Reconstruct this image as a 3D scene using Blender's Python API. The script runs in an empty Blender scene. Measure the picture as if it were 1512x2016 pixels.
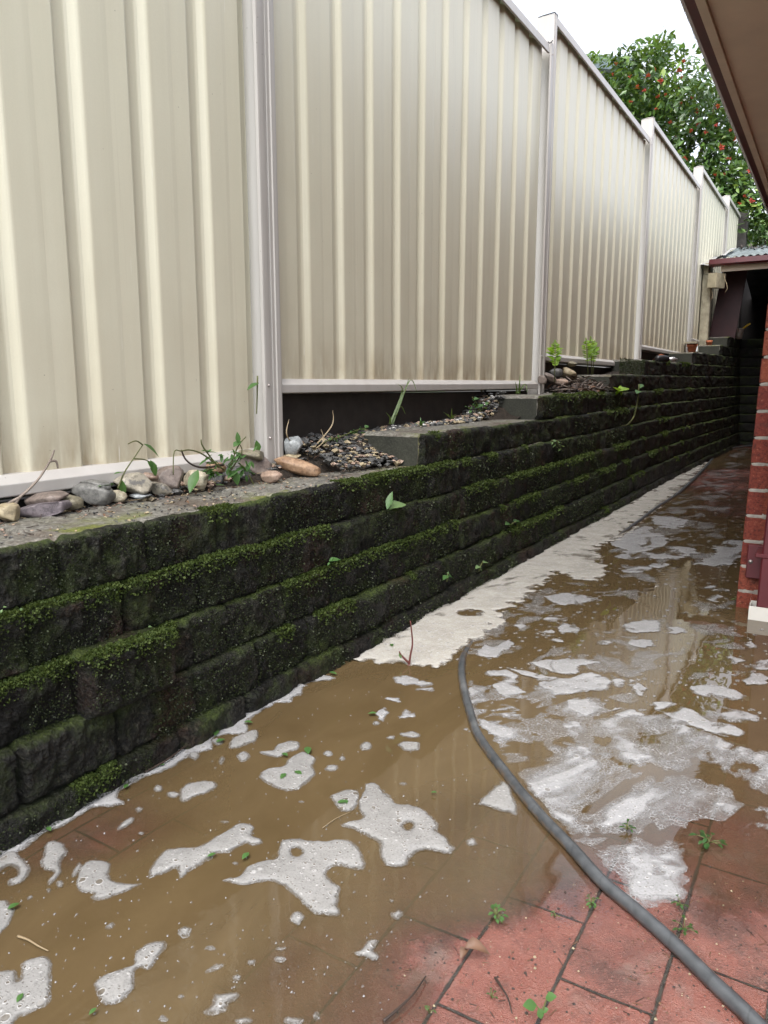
import bpy, math, random
import numpy as np
from mathutils import Vector, Matrix, noise as mnoise
random.seed(7); rng = np.random.default_rng(11)
S = bpy.context.scene; C = S.collection

# ---------------------------------------------------------------- camera
F, CX, CY, H = 1450.0, 756.0, 1008.0, 0.75          # focal length and centre in photo pixels, eye height in metres
PITCH = math.atan((CY-760)/F); YAW = math.atan((1650-CX)/math.hypot(F, CY-760))
FH = np.array([-math.sin(YAW), math.cos(YAW), 0])
FWD = FH*math.cos(PITCH)-np.array([0, 0, 1])*math.sin(PITCH)
RGT = np.array([math.cos(YAW), math.sin(YAW), 0]); DWN = np.cross(FWD, RGT)
cam = bpy.data.cameras.new('camera'); co = bpy.data.objects.new('camera', cam); C.objects.link(co)
cam.sensor_fit = 'VERTICAL'; cam.sensor_height = 36; cam.lens = F/2016*36; cam.clip_start = 0.05; cam.clip_end = 500
M4 = Matrix(((RGT[0], -DWN[0], -FWD[0], 0), (RGT[1], -DWN[1], -FWD[1], 0), (RGT[2], -DWN[2], -FWD[2], H), (0, 0, 0, 1)))
co.matrix_world = M4; S.camera = co

# ---------------------------------------------------------------- overcast daylight
SUN_EL, SUN_AZ = math.radians(62), math.radians(172)
W = bpy.data.worlds.new('World'); S.world = W; W.use_nodes = True
nt = W.node_tree; bg = nt.nodes['Background']
sky = nt.nodes.new('ShaderNodeTexSky'); sky.sky_type = 'NISHITA'; sky.sun_disc = False
sky.sun_elevation = SUN_EL; sky.sun_rotation = SUN_AZ; sky.dust_density = 4; sky.air_density = 1
hs = nt.nodes.new('ShaderNodeHueSaturation'); hs.inputs['Saturation'].default_value = 0.34
hs.inputs['Value'].default_value = 2.4
nt.links.new(sky.outputs[0], hs.inputs['Color']); nt.links.new(hs.outputs[0], bg.inputs[0])
bg.inputs[1].default_value = 0.15
sl = bpy.data.lights.new('sun', 'SUN'); sl.energy = 0.5; sl.angle = math.radians(40); sl.color = (1, .97, .92)
so = bpy.data.objects.new('sun', sl); C.objects.link(so)
# light travels from behind the camera down the passage
sd = Vector((-math.sin(SUN_AZ)*math.cos(SUN_EL)*-1, math.cos(SUN_AZ)*math.cos(SUN_EL), math.sin(SUN_EL)))
so.rotation_euler = sd.to_track_quat('Z', 'Y').to_euler()
S.view_settings.view_transform = 'Standard'; S.view_settings.look = 'None'
S.view_settings.exposure = 0.55; S.view_settings.gamma = 1
S.cycles.max_bounces = 8; S.cycles.transparent_max_bounces = 24; S.cycles.caustics_reflective = False; S.cycles.caustics_refractive = False

# ---------------------------------------------------------------- helpers
def ray(x, y): return FWD+(x-CX)/F*RGT+(y-CY)/F*DWN
def onZ(x, y, z=0.0):
    v = ray(x, y); t = (z-H)/v[2]; return Vector((v[0]*t, v[1]*t, z))
def onX(x, y, X):
    v = ray(x, y); t = X/v[0]; return Vector((X, v[1]*t, v[2]*t+H))
def onY(x, y, Y):
    v = ray(x, y); t = Y/v[1]; return Vector((v[0]*t, Y, v[2]*t+H))

def hsh(i, j, k):
    n = (i*374761393+j*668265263+k*2147483647) & 0xffffffff
    n = ((n ^ (n >> 13))*1274126177) & 0xffffffff
    return ((n ^ (n >> 16)) & 0xffff)/32767.5-1.0
def vn(p):                                            # value noise, p (n,3)
    f = np.floor(p); u = p-f; u = u*u*(3-2*u); f = f.astype(np.int64); r = 0
    for a in (0, 1):
        for b in (0, 1):
            for c in (0, 1):
                w = (u[:, 0] if a else 1-u[:, 0])*(u[:, 1] if b else 1-u[:, 1])*(u[:, 2] if c else 1-u[:, 2])
                r = r+w*hsh(f[:, 0]+a, f[:, 1]+b, f[:, 2]+c)
    return r
def fbm(p, f=1.0, o=3):
    p = np.asarray(p, float); r = 0; a = 1
    for i in range(o):
        r = r+a*vn(p*f+17.3*i); f *= 2.1; a *= .5
    return r
def smooth(x, a, b):
    t = np.clip((np.asarray(x, float)-a)/(b-a), 0, 1); return t*t*(3-2*t)

class MB:
    def __init__(s): s.v = []; s.f = []; s.m = []
    def add(s, v, f, m=0):
        o = len(s.v); s.v.extend([tuple(map(float, q)) for q in v])
        for q in f: s.f.append(tuple(int(i)+o for i in q)); s.m.append(m)
        return s
    def box(s, x0, x1, y0, y1, z0, z1, m=0):
        return s.add([(x0, y0, z0), (x1, y0, z0), (x1, y1, z0), (x0, y1, z0), (x0, y0, z1), (x1, y0, z1), (x1, y1, z1), (x0, y1, z1)],
                     [(3, 2, 1, 0), (4, 5, 6, 7), (0, 1, 5, 4), (1, 2, 6, 5), (2, 3, 7, 6), (3, 0, 4, 7)], m)
    def tube(s, pts, r, n=8, m=0, cap=True):
        pts = [Vector(p) for p in pts]; rr = r if hasattr(r, '__len__') else [r]*len(pts); rings = []; up = None
        for i, p in enumerate(pts):
            d = (pts[min(i+1, len(pts)-1)]-pts[max(i-1, 0)])
            d = d.normalized() if d.length > 1e-9 else Vector((0, 0, 1))
            if up is None: up = d.orthogonal().normalized()
            up = (up-d*up.dot(d)); up = up.normalized() if up.length > 1e-6 else d.orthogonal().normalized()
            b = d.cross(up)
            rings.append([p+(up*math.cos(2*math.pi*k/n)+b*math.sin(2*math.pi*k/n))*rr[i] for k in range(n)])
        v = [q for R in rings for q in R]; f = []
        for i in range(len(pts)-1):
            for k in range(n): f.append((i*n+k, i*n+(k+1) % n, (i+1)*n+(k+1) % n, (i+1)*n+k))
        if cap: f.append(tuple(range(n))[::-1]); f.append(tuple((len(pts)-1)*n+k for k in range(n)))
        return s.add(v, f, m)
    def prism(s, poly, a, b, axis='Y', m=0):           # polygon of (x,z) swept along Y, or of (y,z) along X, or (x,y) along Z
        def P(u, w, t): return {'Y': (u, t, w), 'X': (t, u, w), 'Z': (u, w, t)}[axis]
        n = len(poly); v = [P(u, w, a) for u, w in poly]+[P(u, w, b) for u, w in poly]
        f = [(i, (i+1) % n, n+(i+1) % n, n+i) for i in range(n)]+[tuple(range(n))[::-1], tuple(range(n, 2*n))]
        return s.add(v, f, m)
    def lathe(s, prof, c, n=20, m=0):
        v = []; f = []
        for r, z in prof:
            for k in range(n): v.append((c[0]+r*math.cos(2*math.pi*k/n), c[1]+r*math.sin(2*math.pi*k/n), c[2]+z))
        for i in range(len(prof)-1):
            for k in range(n): f.append((i*n+k, i*n+(k+1) % n, (i+1)*n+(k+1) % n, (i+1)*n+k))
        return s.add(v, f, m)
    def leaf(s, base, d, up, L, w, bend=.25, fold=.15, m=0):
        d = Vector(d).normalized(); up = Vector(up); sd_ = d.cross(up)
        sd_ = sd_.normalized() if sd_.length > 1e-6 else d.orthogonal().normalized()
        u = sd_.cross(d).normalized(); base = Vector(base); v = []; f = []
        prof = [(0, .06), (.2, .62), (.42, 1), (.65, .85), (.85, .45), (1, .03)]
        for t, ww in prof:
            c = base+d*(L*t)-u*(bend*L*t*t)
            h = w*.5*ww
            v += [c-sd_*h+u*h*fold*2, c, c+sd_*h+u*h*fold*2]
        for i in range(len(prof)-1):
            a = i*3; f += [(a, a+1, a+4, a+3), (a+1, a+2, a+5, a+4)]
        return s.add(v, f, m)
    def build(s, name, mats, parent=None, smooth_=True, loc=None):
        return mesh_obj(name, s.v, s.f, mats, parent, smooth_, s.m, loc)

def mesh_obj(name, v, f, mats, parent=None, smooth_=True, mi=None, loc=None):
    me = bpy.data.meshes.new(name)
    off = Vector((0, 0, 0))
    if parent is not None: off = parent_off(parent)
    if loc is not None: off = Vector(loc)
    if off.length > 0:
        v = (np.asarray(v, float)-np.array(off)).tolist()
    me.from_pydata([tuple(q) for q in v], [], [tuple(q) for q in f])
    for m_ in (mats if isinstance(mats, (list, tuple)) else [mats]): me.materials.append(m_)
    if mi is not None and any(mi): me.polygons.foreach_set('material_index', np.asarray(mi, np.int32))
    if smooth_: me.polygons.foreach_set('use_smooth', np.ones(len(me.polygons), bool))
    me.update()
    o = bpy.data.objects.new(name, me); C.objects.link(o)
    if parent is not None: o.parent = parent
    elif loc is not None: o.location = off
    return o
def parent_off(p):
    o = Vector((0, 0, 0))
    while p is not None: o += p.location; p = p.parent
    return o
def tag(o, label=None, cat=None, group=None, kind=None):
    if label: o['label'] = label
    if cat: o['category'] = cat
    if group: o['group'] = group
    if kind: o['kind'] = kind
    return o
def thing(name, label, cat, loc=(0, 0, 0), group=None):
    o = bpy.data.objects.new(name, None); C.objects.link(o); o.location = loc; o.empty_display_size = .05
    return tag(o, label, cat, group)
def attr(o, name, vals):
    a = o.data.attributes.new(name, 'FLOAT', 'POINT'); a.data.foreach_set('value', np.asarray(vals, np.float32))

# ---------------------------------------------------------------- materials
class NT:
    def __init__(s, name):
        s.m = bpy.data.materials.new(name); s.m.use_nodes = True; s.t = s.m.node_tree
        s.t.nodes.clear(); s.out = s.t.nodes.new('ShaderNodeOutputMaterial')
    def n(s, typ, ins=None, **kw):
        q = s.t.nodes.new('ShaderNode'+typ)
        for k, v in kw.items(): setattr(q, k, v)
        for k, v in (ins or {}).items(): s.set(q.inputs[k], v)
        return q
    def set(s, inp, v):
        if isinstance(v, bpy.types.NodeSocket): s.t.links.new(v, inp)
        elif isinstance(v, bpy.types.Node): s.t.links.new(v.outputs[0], inp)
        elif isinstance(v, (tuple, list)) and len(v) == 3 and inp.type == 'RGBA': inp.default_value = (*v, 1)
        else: inp.default_value = v
    def pos(s): return s.n('NewGeometry').outputs['Position']
    def noise(s, scale, detail=4, rough=.55, vec=None, out='Fac', dist=0.0):
        q = s.n('TexNoise', {'Scale': scale, 'Detail': detail, 'Roughness': rough, 'Distortion': dist}); s.set(q.inputs['Vector'], vec if vec is not None else s.pos()); return q.outputs[out]
    def vor(s, scale, feature='F1', out='Distance', vec=None, rand=1.0):
        q = s.n('TexVoronoi', {'Scale': scale, 'Randomness': rand}, feature=feature); s.set(q.inputs['Vector'], vec if vec is not None else s.pos()); return q.outputs[out]
    def ramp(s, fac, stops, interp='LINEAR'):
        q = s.n('ValToRGB'); q.color_ramp.interpolation = interp; e = q.color_ramp.elements
        while len(e) < len(stops): e.new(.5)
        for i, (p, c) in enumerate(stops):
            e[i].position = p; e[i].color = (*c, 1) if hasattr(c, '__len__') else (c, c, c, 1)
        s.set(q.inputs[0], fac); return q.outputs[0]
    def math(s, op, a, b=0.0, c=None, clamp=False):
        q = s.n('Math', operation=op, use_clamp=clamp); s.set(q.inputs[0], a); s.set(q.inputs[1], b)
        if c is not None: s.set(q.inputs[2], c)
        return q.outputs[0]
    def mapr(s, v, a, b, c=0.0, d=1.0):
        q = s.n('MapRange', {0: v, 1: a, 2: b, 3: c, 4: d}); return q.outputs[0]
    def mix(s, f, a, b, mode='MIX'):
        q = s.n('Mix', data_type='RGBA', blend_type=mode); s.set(q.inputs[0], f); s.set(q.inputs[6], a); s.set(q.inputs[7], b); return q.outputs[2]
    def bump(s, h, strength=.5, dist=.01, normal=None):
        q = s.n('Bump', {'Height': h, 'Strength': strength, 'Distance': dist})
        if normal is not None: s.set(q.inputs['Normal'], normal)
        return q.outputs[0]
    def scaled(s, sx, sy, sz, vec=None):
        q = s.n('Mapping'); s.set(q.inputs['Vector'], vec if vec is not None else s.pos()); q.inputs['Scale'].default_value = (sx, sy, sz); return q.outputs[0]
    def sep(s, vec=None):
        q = s.n('SeparateXYZ'); s.set(q.inputs[0], vec if vec is not None else s.pos()); return q.outputs
    def attr(s, name): return s.n('Attribute', attribute_name=name).outputs['Fac']
    def island(s): return s.n('NewGeometry').outputs['Random Per Island']
    def pbr(s, color, rough=.6, normal=None, spec=.5, metal=0.0, **kw):
        ins = {'Base Color': color, 'Roughness': rough, 'Specular IOR Level': spec, 'Metallic': metal}
        ins.update(kw); q = s.n('BsdfPrincipled', ins)
        if normal is not None: s.set(q.inputs['Normal'], normal)
        return q.outputs[0]
    def done(s, sh): s.t.links.new(sh, s.out.inputs[0]); return s.m

def simple(name, col, rough=.6, var=.15, nscale=8, bump=0.0, bscale=60, spec=.5, metal=0.0):
    t = NT(name); n = t.noise(nscale, 5)
    lo = tuple(c*(1-var) for c in col); hi = tuple(min(1, c*(1+var)) for c in col)
    nm = t.bump(t.noise(bscale, 4), .6, bump) if bump else None
    return t.done(t.pbr(t.ramp(n, [(.3, lo), (.7, hi)]), rough, nm, spec, metal))

def m_fence():
    t = NT('cream steel sheet'); p = t.pos(); x, y, z = t.sep(p)
    streak = t.noise(1, 4, .6, t.scaled(9, 30, 1.2)); fine = t.noise(260, 2)
    base = t.ramp(streak, [(.3, (.655, .63, .50)), (.7, (.685, .66, .53))])
    base = t.mix(t.mapr(fine, .35, .7, 0, .10), base, (.50, .475, .40))
    hgt = t.attr('above_base')                                   # metres above the sheet's foot: splash dirt and rust stain
    dirt = t.math('MULTIPLY', t.mapr(hgt, 0, .16, 1, 0), t.math('MULTIPLY', t.mapr(t.noise(14, 4, .6, t.scaled(1, 2.2, .6)), .36, .62, 0, 1.0), t.mapr(t.noise(1.1, 3, .6, t.scaled(1, 1, .2)), .40, .62, .15, 1.0)), clamp=True)
    base = t.mix(dirt, base, (.23, .145, .06))
    grime = t.math('MULTIPLY', t.mapr(hgt, 0, .9, .6, 0), t.noise(5, 4), clamp=True)
    base = t.mix(grime, base, (.40, .33, .22))
    spot = t.mapr(t.vor(34), .03, .055, 1, 0); spot = t.math('MULTIPLY', spot, t.mapr(t.noise(9, 2), .56, .6), clamp=True)
    base = t.mix(t.math('MULTIPLY', spot, .6), base, (.10, .075, .05))
    drip = t.math('MULTIPLY', t.mapr(t.noise(1, 3, .6, t.scaled(1, 55, .9)), .60, .72), t.mapr(t.noise(2.2, 3), .45, .6), clamp=True)
    base = t.mix(t.math('MULTIPLY', drip, .28), base, (.36, .31, .22))
    scr = t.math('MULTIPLY', t.mapr(t.noise(1, 2, .5, t.scaled(160, 160, 9)), .70, .74), t.mapr(t.noise(3.1, 2), .60, .64), clamp=True)
    base = t.mix(t.math('MULTIPLY', scr, .5), base, (.80, .79, .74))
    nm = t.bump(t.noise(2.6, 2, .5, t.scaled(1, 1.0, .5)), .12, .05)
    nm = t.bump(fine, .06, .001, nm)
    return t.done(t.pbr(base, t.mapr(streak, .3, .7, .30, .36), nm, .42))
def m_fence_trim():
    t = NT('cream painted rail'); s = t.noise(1, 4, .6, t.scaled(20, 20, 2.5))
    base = t.ramp(s, [(.3, (.42, .40, .375)), (.7, (.47, .45, .425))])
    sp = t.math('MULTIPLY', t.mapr(t.vor(40), .04, .07, 1, 0), t.mapr(t.noise(6, 2), .58, .62), clamp=True)
    base = t.mix(t.math('MULTIPLY', sp, .8), base, (.08, .06, .05))
    return t.done(t.pbr(base, .38, t.bump(t.noise(150, 2), .05, .001)))
def m_block():
    t = NT('wet mossy split block'); g = t.n('NewGeometry'); p = g.outputs['Position']; nz = t.sep(g.outputs['Normal'])[2]
    n1 = t.noise(9, 5, .65); n2 = t.noise(115, 5, .75); n3 = t.noise(2.2, 3)
    col = t.ramp(n2, [(.38, (.002, .002, .0018)), (.5, (.008, .0078, .0062)), (.62, (.030, .028, .022)), (.72, (.15, .145, .12))])
    red = t.mapr(t.noise(6, 3, .6, t.scaled(1, .8, 1)), .54, .66, 0, .8); col = t.mix(red, col, t.mix(t.mapr(n2, .36, .66), (.006, .003, .002), (.060, .028, .017)))
    algae = t.mapr(n1, .46, .64, 0, .65); col = t.mix(algae, col, t.mix(t.mapr(n2, .35, .68), (.003, .005, .0015), (.030, .044, .011)))
    tone = t.mapr(t.attr('tone'), 0, 1, .30, 1.35); col = t.mix(1.0, col, t.n('CombineColor', {0: tone, 1: tone, 2: t.math('MULTIPLY', tone, .94)}).outputs[0], 'MULTIPLY')
    top = t.mapr(nz, .35, .85)
    ledge = t.math('MULTIPLY', t.math('MULTIPLY', top, t.mapr(t.sep()[2], .03, .30, .12, 1.0)), t.mapr(n3, .42, .58), clamp=True)
    mossc = t.ramp(t.noise(120, 3), [(.3, (.022, .036, .007)), (.7, (.085, .12, .020))])
    col = t.mix(ledge, col, mossc)
    far = t.math('MULTIPLY', t.mapr(n1, .50, .68), t.mapr(nz, -.35, .5), clamp=True); col = t.mix(t.math('MULTIPLY', far, .75), col, mossc)
    vv = t.vor(120); nm = t.bump(n2, 1.0, .012); nm = t.bump(vv, .8, .006, nm); nm = t.bump(t.noise(260, 3, .75), .9, .004, nm)
    return t.done(t.pbr(col, t.mapr(n1, .3, .7, .42, .75), nm, .35))
def m_cap():
    t = NT('weathered concrete top'); n1 = t.noise(7, 4); agg = t.vor(160); n2 = t.noise(90, 4, .7)
    col = t.ramp(n2, [(.3, (.045, .043, .037)), (.5, (.13, .125, .108)), (.72, (.31, .30, .27))])
    col = t.mix(t.mapr(agg, .05, .3, .7, 0), col, t.mix(t.vor(160, out='Color'), (.05, .046, .042), (.46, .43, .37)))
    col = t.mix(t.mapr(t.noise(4.3, 5, .65), .47, .62, 0, .7), col, t.mix(n2, (.03, .02, .014), (.11, .075, .052)))
    moss = t.mapr(t.noise(6, 5, .65), .49, .60); y = t.sep()[0]
    mossc = t.ramp(t.noise(150, 3), [(.3, (.045, .055, .010)), (.7, (.15, .165, .028))])
    edge = t.mapr(y, -1.30, -1.20, .15, 1.0)
    col = t.mix(t.math('MULTIPLY', moss, edge), col, mossc)
    nm = t.bump(n2, .8, .004); nm = t.bump(agg, .4, .003, nm)
    return t.done(t.pbr(col, .62, nm, .4))
def m_blockend():
    t = NT('sawn concrete end'); n2 = t.noise(160, 3, .7); n1 = t.noise(9, 4)
    col = t.ramp(n1, [(.3, (.018, .020, .015)), (.7, (.040, .042, .031))]); col = t.mix(t.mapr(n2, .45, .75, 0, .45), col, (.09, .088, .075))
    return t.done(t.pbr(col, .7, t.bump(n2, .6, .003), .35))
def leafmat(name, stops, rough=.45, trans=.25, spec=.45, clump=0.0):
    t = NT(name); r = t.island()
    if clump: r = t.math('ADD', t.math('MULTIPLY', r, .45), t.mapr(t.noise(clump, 4, .65), .38, .68, 0, .6))
    col = t.ramp(r, stops); col = t.mix(t.math('MULTIPLY', t.noise(60, 3), .5), col, tuple(c*.55 for c in stops[0][1]))
    a = t.pbr(col, rough, None, spec); b = t.n('BsdfTranslucent', {'Color': t.mix(.5, col, (.25, .35, .03))}).outputs[0]
    return t.done(t.n('MixShader', {0: trans, 1: a, 2: b}).outputs[0])
def m_paver():
    t = NT('wet terracotta pavers'); p = t.pos(); x, y, z = t.sep(p)
    # joint layout: pavers 0.1165 x 0.230 m, long side along the passage, half-bond
    cx = t.math('DIVIDE', t.math('ADD', x, 10*.1165+.0065), .1165); col_i = t.math('FLOOR', cx); fx = t.math('FRACT', cx)
    odd = t.math('MULTIPLY', t.math('MODULO', col_i, 2.0), .5)
    cy = t.math('ADD', t.math('DIVIDE', t.math('ADD', y, 5*.23-.136), .23), odd); row_i = t.math('FLOOR', cy); fy = t.math('FRACT', cy)
    ex = t.math('MULTIPLY', t.math('MINIMUM', fx, t.math('SUBTRACT', 1.0, fx)), .1165)
    ey = t.math('MULTIPLY', t.math('MINIMUM', fy, t.math('SUBTRACT', 1.0, fy)), .23)
    e = t.math('ADD', t.math('MINIMUM', ex, ey), t.math('MULTIPLY', t.math('SUBTRACT', t.noise(45, 3), .5), .004))
    joint = t.mapr(e, .0012, .0030, 1, 0)
    idv = t.n('CombineXYZ', {0: col_i, 1: row_i}).outputs[0]; wn = t.n('TexWhiteNoise'); t.set(wn.inputs[0], idv)
    n1 = t.noise(16, 5, .6); n2 = t.noise(210, 4, .8)
    col = t.mix(wn.outputs[0], (.175, .052, .036), (.26, .082, .056)); col = t.mix(t.mapr(n1, .35, .7, 0, .6), col, (.32, .125, .092))
    col = t.mix(t.mapr(t.noise(6.5, 6, .7), .47, .62, 0, .75), col, (.075, .034, .024))
    col = t.mix(t.mapr(t.noise(11, 4, .6), .56, .70, 0, .40), col, (.27, .22, .185))          # efflorescence
    col = t.mix(t.mapr(n2, .55, .64, 0, .55), col, (.36, .185, .14))  # pale grit specks, with wet granular highlights painted into the colour
    pit = t.mapr(t.vor(60), .08, .16, 1, 0); pit = t.math('MULTIPLY', pit, t.mapr(t.noise(13, 2), .5, .55)); col = t.mix(pit, col, (.035, .022, .018))
    jc = t.ramp(t.noise(70, 4), [(.35, (.015, .012, .009)), (.6, (.035, .03, .018)), (.75, (.03, .055, .012))]); col = t.mix(joint, col, jc)
    h = t.math('SUBTRACT', t.math('MULTIPLY', t.math('SUBTRACT', 1.0, joint), 1.0), t.math('MULTIPLY', pit, .25))
    nm = t.bump(h, .8, .004); grit = t.noise(520, 2, .8); nm = t.bump(t.math('ADD', n2, grit), 1.0, .0032, nm)
    return t.done(t.pbr(col, t.mapr(t.noise(6, 3), .3, .7, .16, .34), nm, .8, **{'Coat Weight': .8, 'Coat Roughness': .10, 'Coat Normal': nm}))
def m_water():
    t = NT('muddy flood water'); d = t.attr('depth')
    op = t.math('SUBTRACT', 1.0, t.math('EXPONENT', t.math('MULTIPLY', d, -240.0)), clamp=True)
    d2 = t.math('ADD', d, t.math('MULTIPLY', t.math('SUBTRACT', t.noise(330, 3, .8), .5), .0045)); d2 = t.math('ADD', d2, t.math('MULTIPLY', t.math('SUBTRACT', t.noise(28, 3), .5), .003)); wet = t.mapr(d2, -.0003, .0005)
    op = t.math('MULTIPLY', op, .985)
    sw = t.noise(3.5, 5, .6, t.scaled(2.2, .8, 1), dist=1.2); col = t.ramp(sw, [(.3, (.088, .060, .028)), (.7, (.116, .081, .040))])
    fl = t.mapr(t.vor(42, vec=t.scaled(1, .45, 1)), .02, .05, .5, 0); fl = t.math('MULTIPLY', fl, t.mapr(t.noise(7, 3), .5, .62)); col = t.mix(fl, col, (.42, .36, .27))
    nm = t.bump(t.noise(5, 3, .5, t.scaled(1, .6, 1)), .05, .02); rip = t.mapr(t.noise(1.3, 2), .5, .72); nm = t.bump(t.math('MULTIPLY', t.noise(38, 3), rip), .10, .01, nm)
    body = t.n('MixShader', {0: op, 1: t.n('BsdfTransparent').outputs[0], 2: t.n('BsdfDiffuse', {'Color': col, 'Normal': nm}).outputs[0]}).outputs[0]
    gl = t.n('BsdfGlossy', {'Color': (1, 1, 1), 'Roughness': .015, 'Normal': nm}).outputs[0]
    fr = t.n('Fresnel', {'IOR': 1.55, 'Normal': nm}).outputs[0]
    film = t.n('MixShader', {0: fr, 1: body, 2: gl}).outputs[0]
    return t.done(t.n('MixShader', {0: wet, 1: t.n('BsdfTransparent').outputs[0], 2: film}).outputs[0])
def m_foam(name, c0, c1, hole=1.0, thin=.004, body=.97):
    t = NT(name); f = t.attr('foam'); n = t.noise(170, 4, .7); n2 = t.noise(38, 4, .6); n3 = t.noise(9, 4, .6)
    p = t.n('VectorMath', operation='ADD'); t.set(p.inputs[0], t.pos()); wv = t.n('VectorMath', {1: (.006, .006, .006)}, operation='MULTIPLY'); t.set(wv.inputs[0], t.noise(50, 3, .6, out='Color')); t.set(p.inputs[1], wv.outputs[0]); pw = p.outputs[0]
    v2 = t.vor(85, vec=pw); ve = t.vor(140, 'DISTANCE_TO_EDGE', vec=pw); vb = t.vor(34, vec=pw)
    fe = t.math('ADD', f, t.math('MULTIPLY', t.math('SUBTRACT', n, .5), .003))
    cover = t.mapr(fe, -.0002, .0010)
    wallm = t.mapr(ve, .02, .10, 1, 0)                                      # bubble walls stay where the film is thin
    thick = t.mapr(t.math('ADD', fe, t.math('MULTIPLY', t.math('SUBTRACT', n3, .5), thin*1.6)), thin*.1, thin)
    a = t.math('MULTIPLY', cover, t.math('MAXIMUM', t.math('MULTIPLY', thick, body), t.math('ADD', .22, t.math('MULTIPLY', wallm, t.mapr(n2, .35, .65, .15, .6)))), clamp=True)
    v3 = t.vor(165, vec=pw); fine = t.math('MULTIPLY', t.mapr(v3, .17, .25, 1, 0), t.mapr(n, .42, .55), clamp=True)
    m = t.mapr(n2, .38, .48); m3 = t.mapr(n3, .46, .56)
    pin = t.math('MULTIPLY', t.mapr(v2, .15, .21, 1, 0), m, clamp=True); ring = t.math('MULTIPLY', t.mapr(v2, .22, .33, 1, 0), m, clamp=True)
    big = t.math('MULTIPLY', t.mapr(vb, .16, .19, 1, 0), m3, clamp=True); bigr = t.math('MULTIPLY', t.mapr(vb, .20, .26, 1, 0), m3, clamp=True)
    pit = t.math('MAXIMUM', t.math('MAXIMUM', pin, big), t.math('MULTIPLY', fine, .7)); rim = t.math('MAXIMUM', ring, bigr)
    col = t.mix(n2, c0, c1); col = t.mix(t.math('MULTIPLY', t.mapr(n3, .4, .7), .35), col, tuple(c*.72 for c in c0))
    col = t.mix(t.mapr(t.noise(300, 3, .7), .5, .66, 0, .45), col, tuple(c*.5 for c in c0))
    col = t.mix(t.math('MULTIPLY', rim, .6), col, tuple(min(.7, c*1.45) for c in c1))
    col = t.mix(t.math('MULTIPLY', pit, .8*hole), col, (.085, .065, .04))
    h = t.math('ADD', t.math('MULTIPLY', n, .35), t.math('ADD', t.math('MULTIPLY', n2, .45), t.math('SUBTRACT', t.math('MULTIPLY', rim, .5), pit)))
    nm = t.bump(h, .6, .003)
    s = t.pbr(col, .16, nm, .7)
    return t.done(t.n('MixShader', {0: a, 1: t.n('BsdfTransparent').outputs[0], 2: s}).outputs[0])
def m_stone(name, c0, c1, scale=22, speck=None):
    t = NT(name); o = t.n('TexCoord').outputs['Object']; n = t.noise(scale, 5, .65, o, dist=.6); b = t.noise(150, 3, .6, o)
    col = t.ramp(n, [(.3, c0), (.7, c1)])
    col = t.mix(t.mapr(t.noise(90, 5, .75, o), .5, .62, 0, .55), col, tuple(c*.35 for c in c0)); col = t.mix(t.mapr(t.noise(34, 4, .7, o), .55, .66, 0, .5), col, tuple(min(.7, c*1.5) for c in c1))
    if speck: col = t.mix(t.mapr(t.noise(55, 4, .7, o), .52, .62, 0, .8), col, speck)
    return t.done(t.pbr(col, .5, t.bump(t.math('ADD', n, t.math('MULTIPLY', b, .4)), .4, .004), .45))
def m_brick():
    t = NT('red textured brick'); r = t.island(); n = t.noise(130, 4, .75); n1 = t.noise(14, 4)
    col = t.ramp(r, [(0, (.17, .032, .024)), (.45, (.25, .058, .034)), (.75, (.31, .085, .045)), (1, (.20, .04, .03))])
    col = t.mix(t.mapr(n, .5, .62, 0, .75), col, (.055, .018, .015)); col = t.mix(t.mapr(n, .40, .32, 0, .7), col, (.46, .22, .15))
    col = t.mix(t.mapr(n1, .60, .72, 0, .6), col, (.055, .038, .034))
    return t.done(t.pbr(col, .72, t.bump(n, .8, .005), .3))
def m_soil():
    t = NT('dark garden soil'); n = t.noise(60, 5, .7); return t.done(t.pbr(t.ramp(n, [(.3, (.010, .008, .006)), (.7, (.05, .038, .028))]), .85, t.bump(n, 1, .012), .3))
def m_hose():
    t = NT('grey rubber hose'); s = t.noise(40, 4); w = t.noise(9, 3)
    col = t.ramp(s, [(.35, (.045, .049, .053)), (.65, (.082, .088, .093))]); col = t.mix(t.mapr(w, .6, .75, 0, .5), col, (.20, .20, .195)); col = t.mix(t.math('MULTIPLY', t.mapr(t.sep()[2], .004, .012, 1, 0), t.mapr(t.noise(60, 3), .4, .6)), col, (.13, .085, .045)); wv = t.n('TexWave', {'Scale': 6.0, 'Distortion': 9.0, 'Detail': 2.0}); t.set(wv.inputs['Vector'], t.pos()); col = t.mix(t.mapr(wv.outputs['Fac'], .985, .999, 0, .3), col, (.02, .022, .024))
    return t.done(t.pbr(col, .36, t.bump(s, .2, .002), .55))

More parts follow.
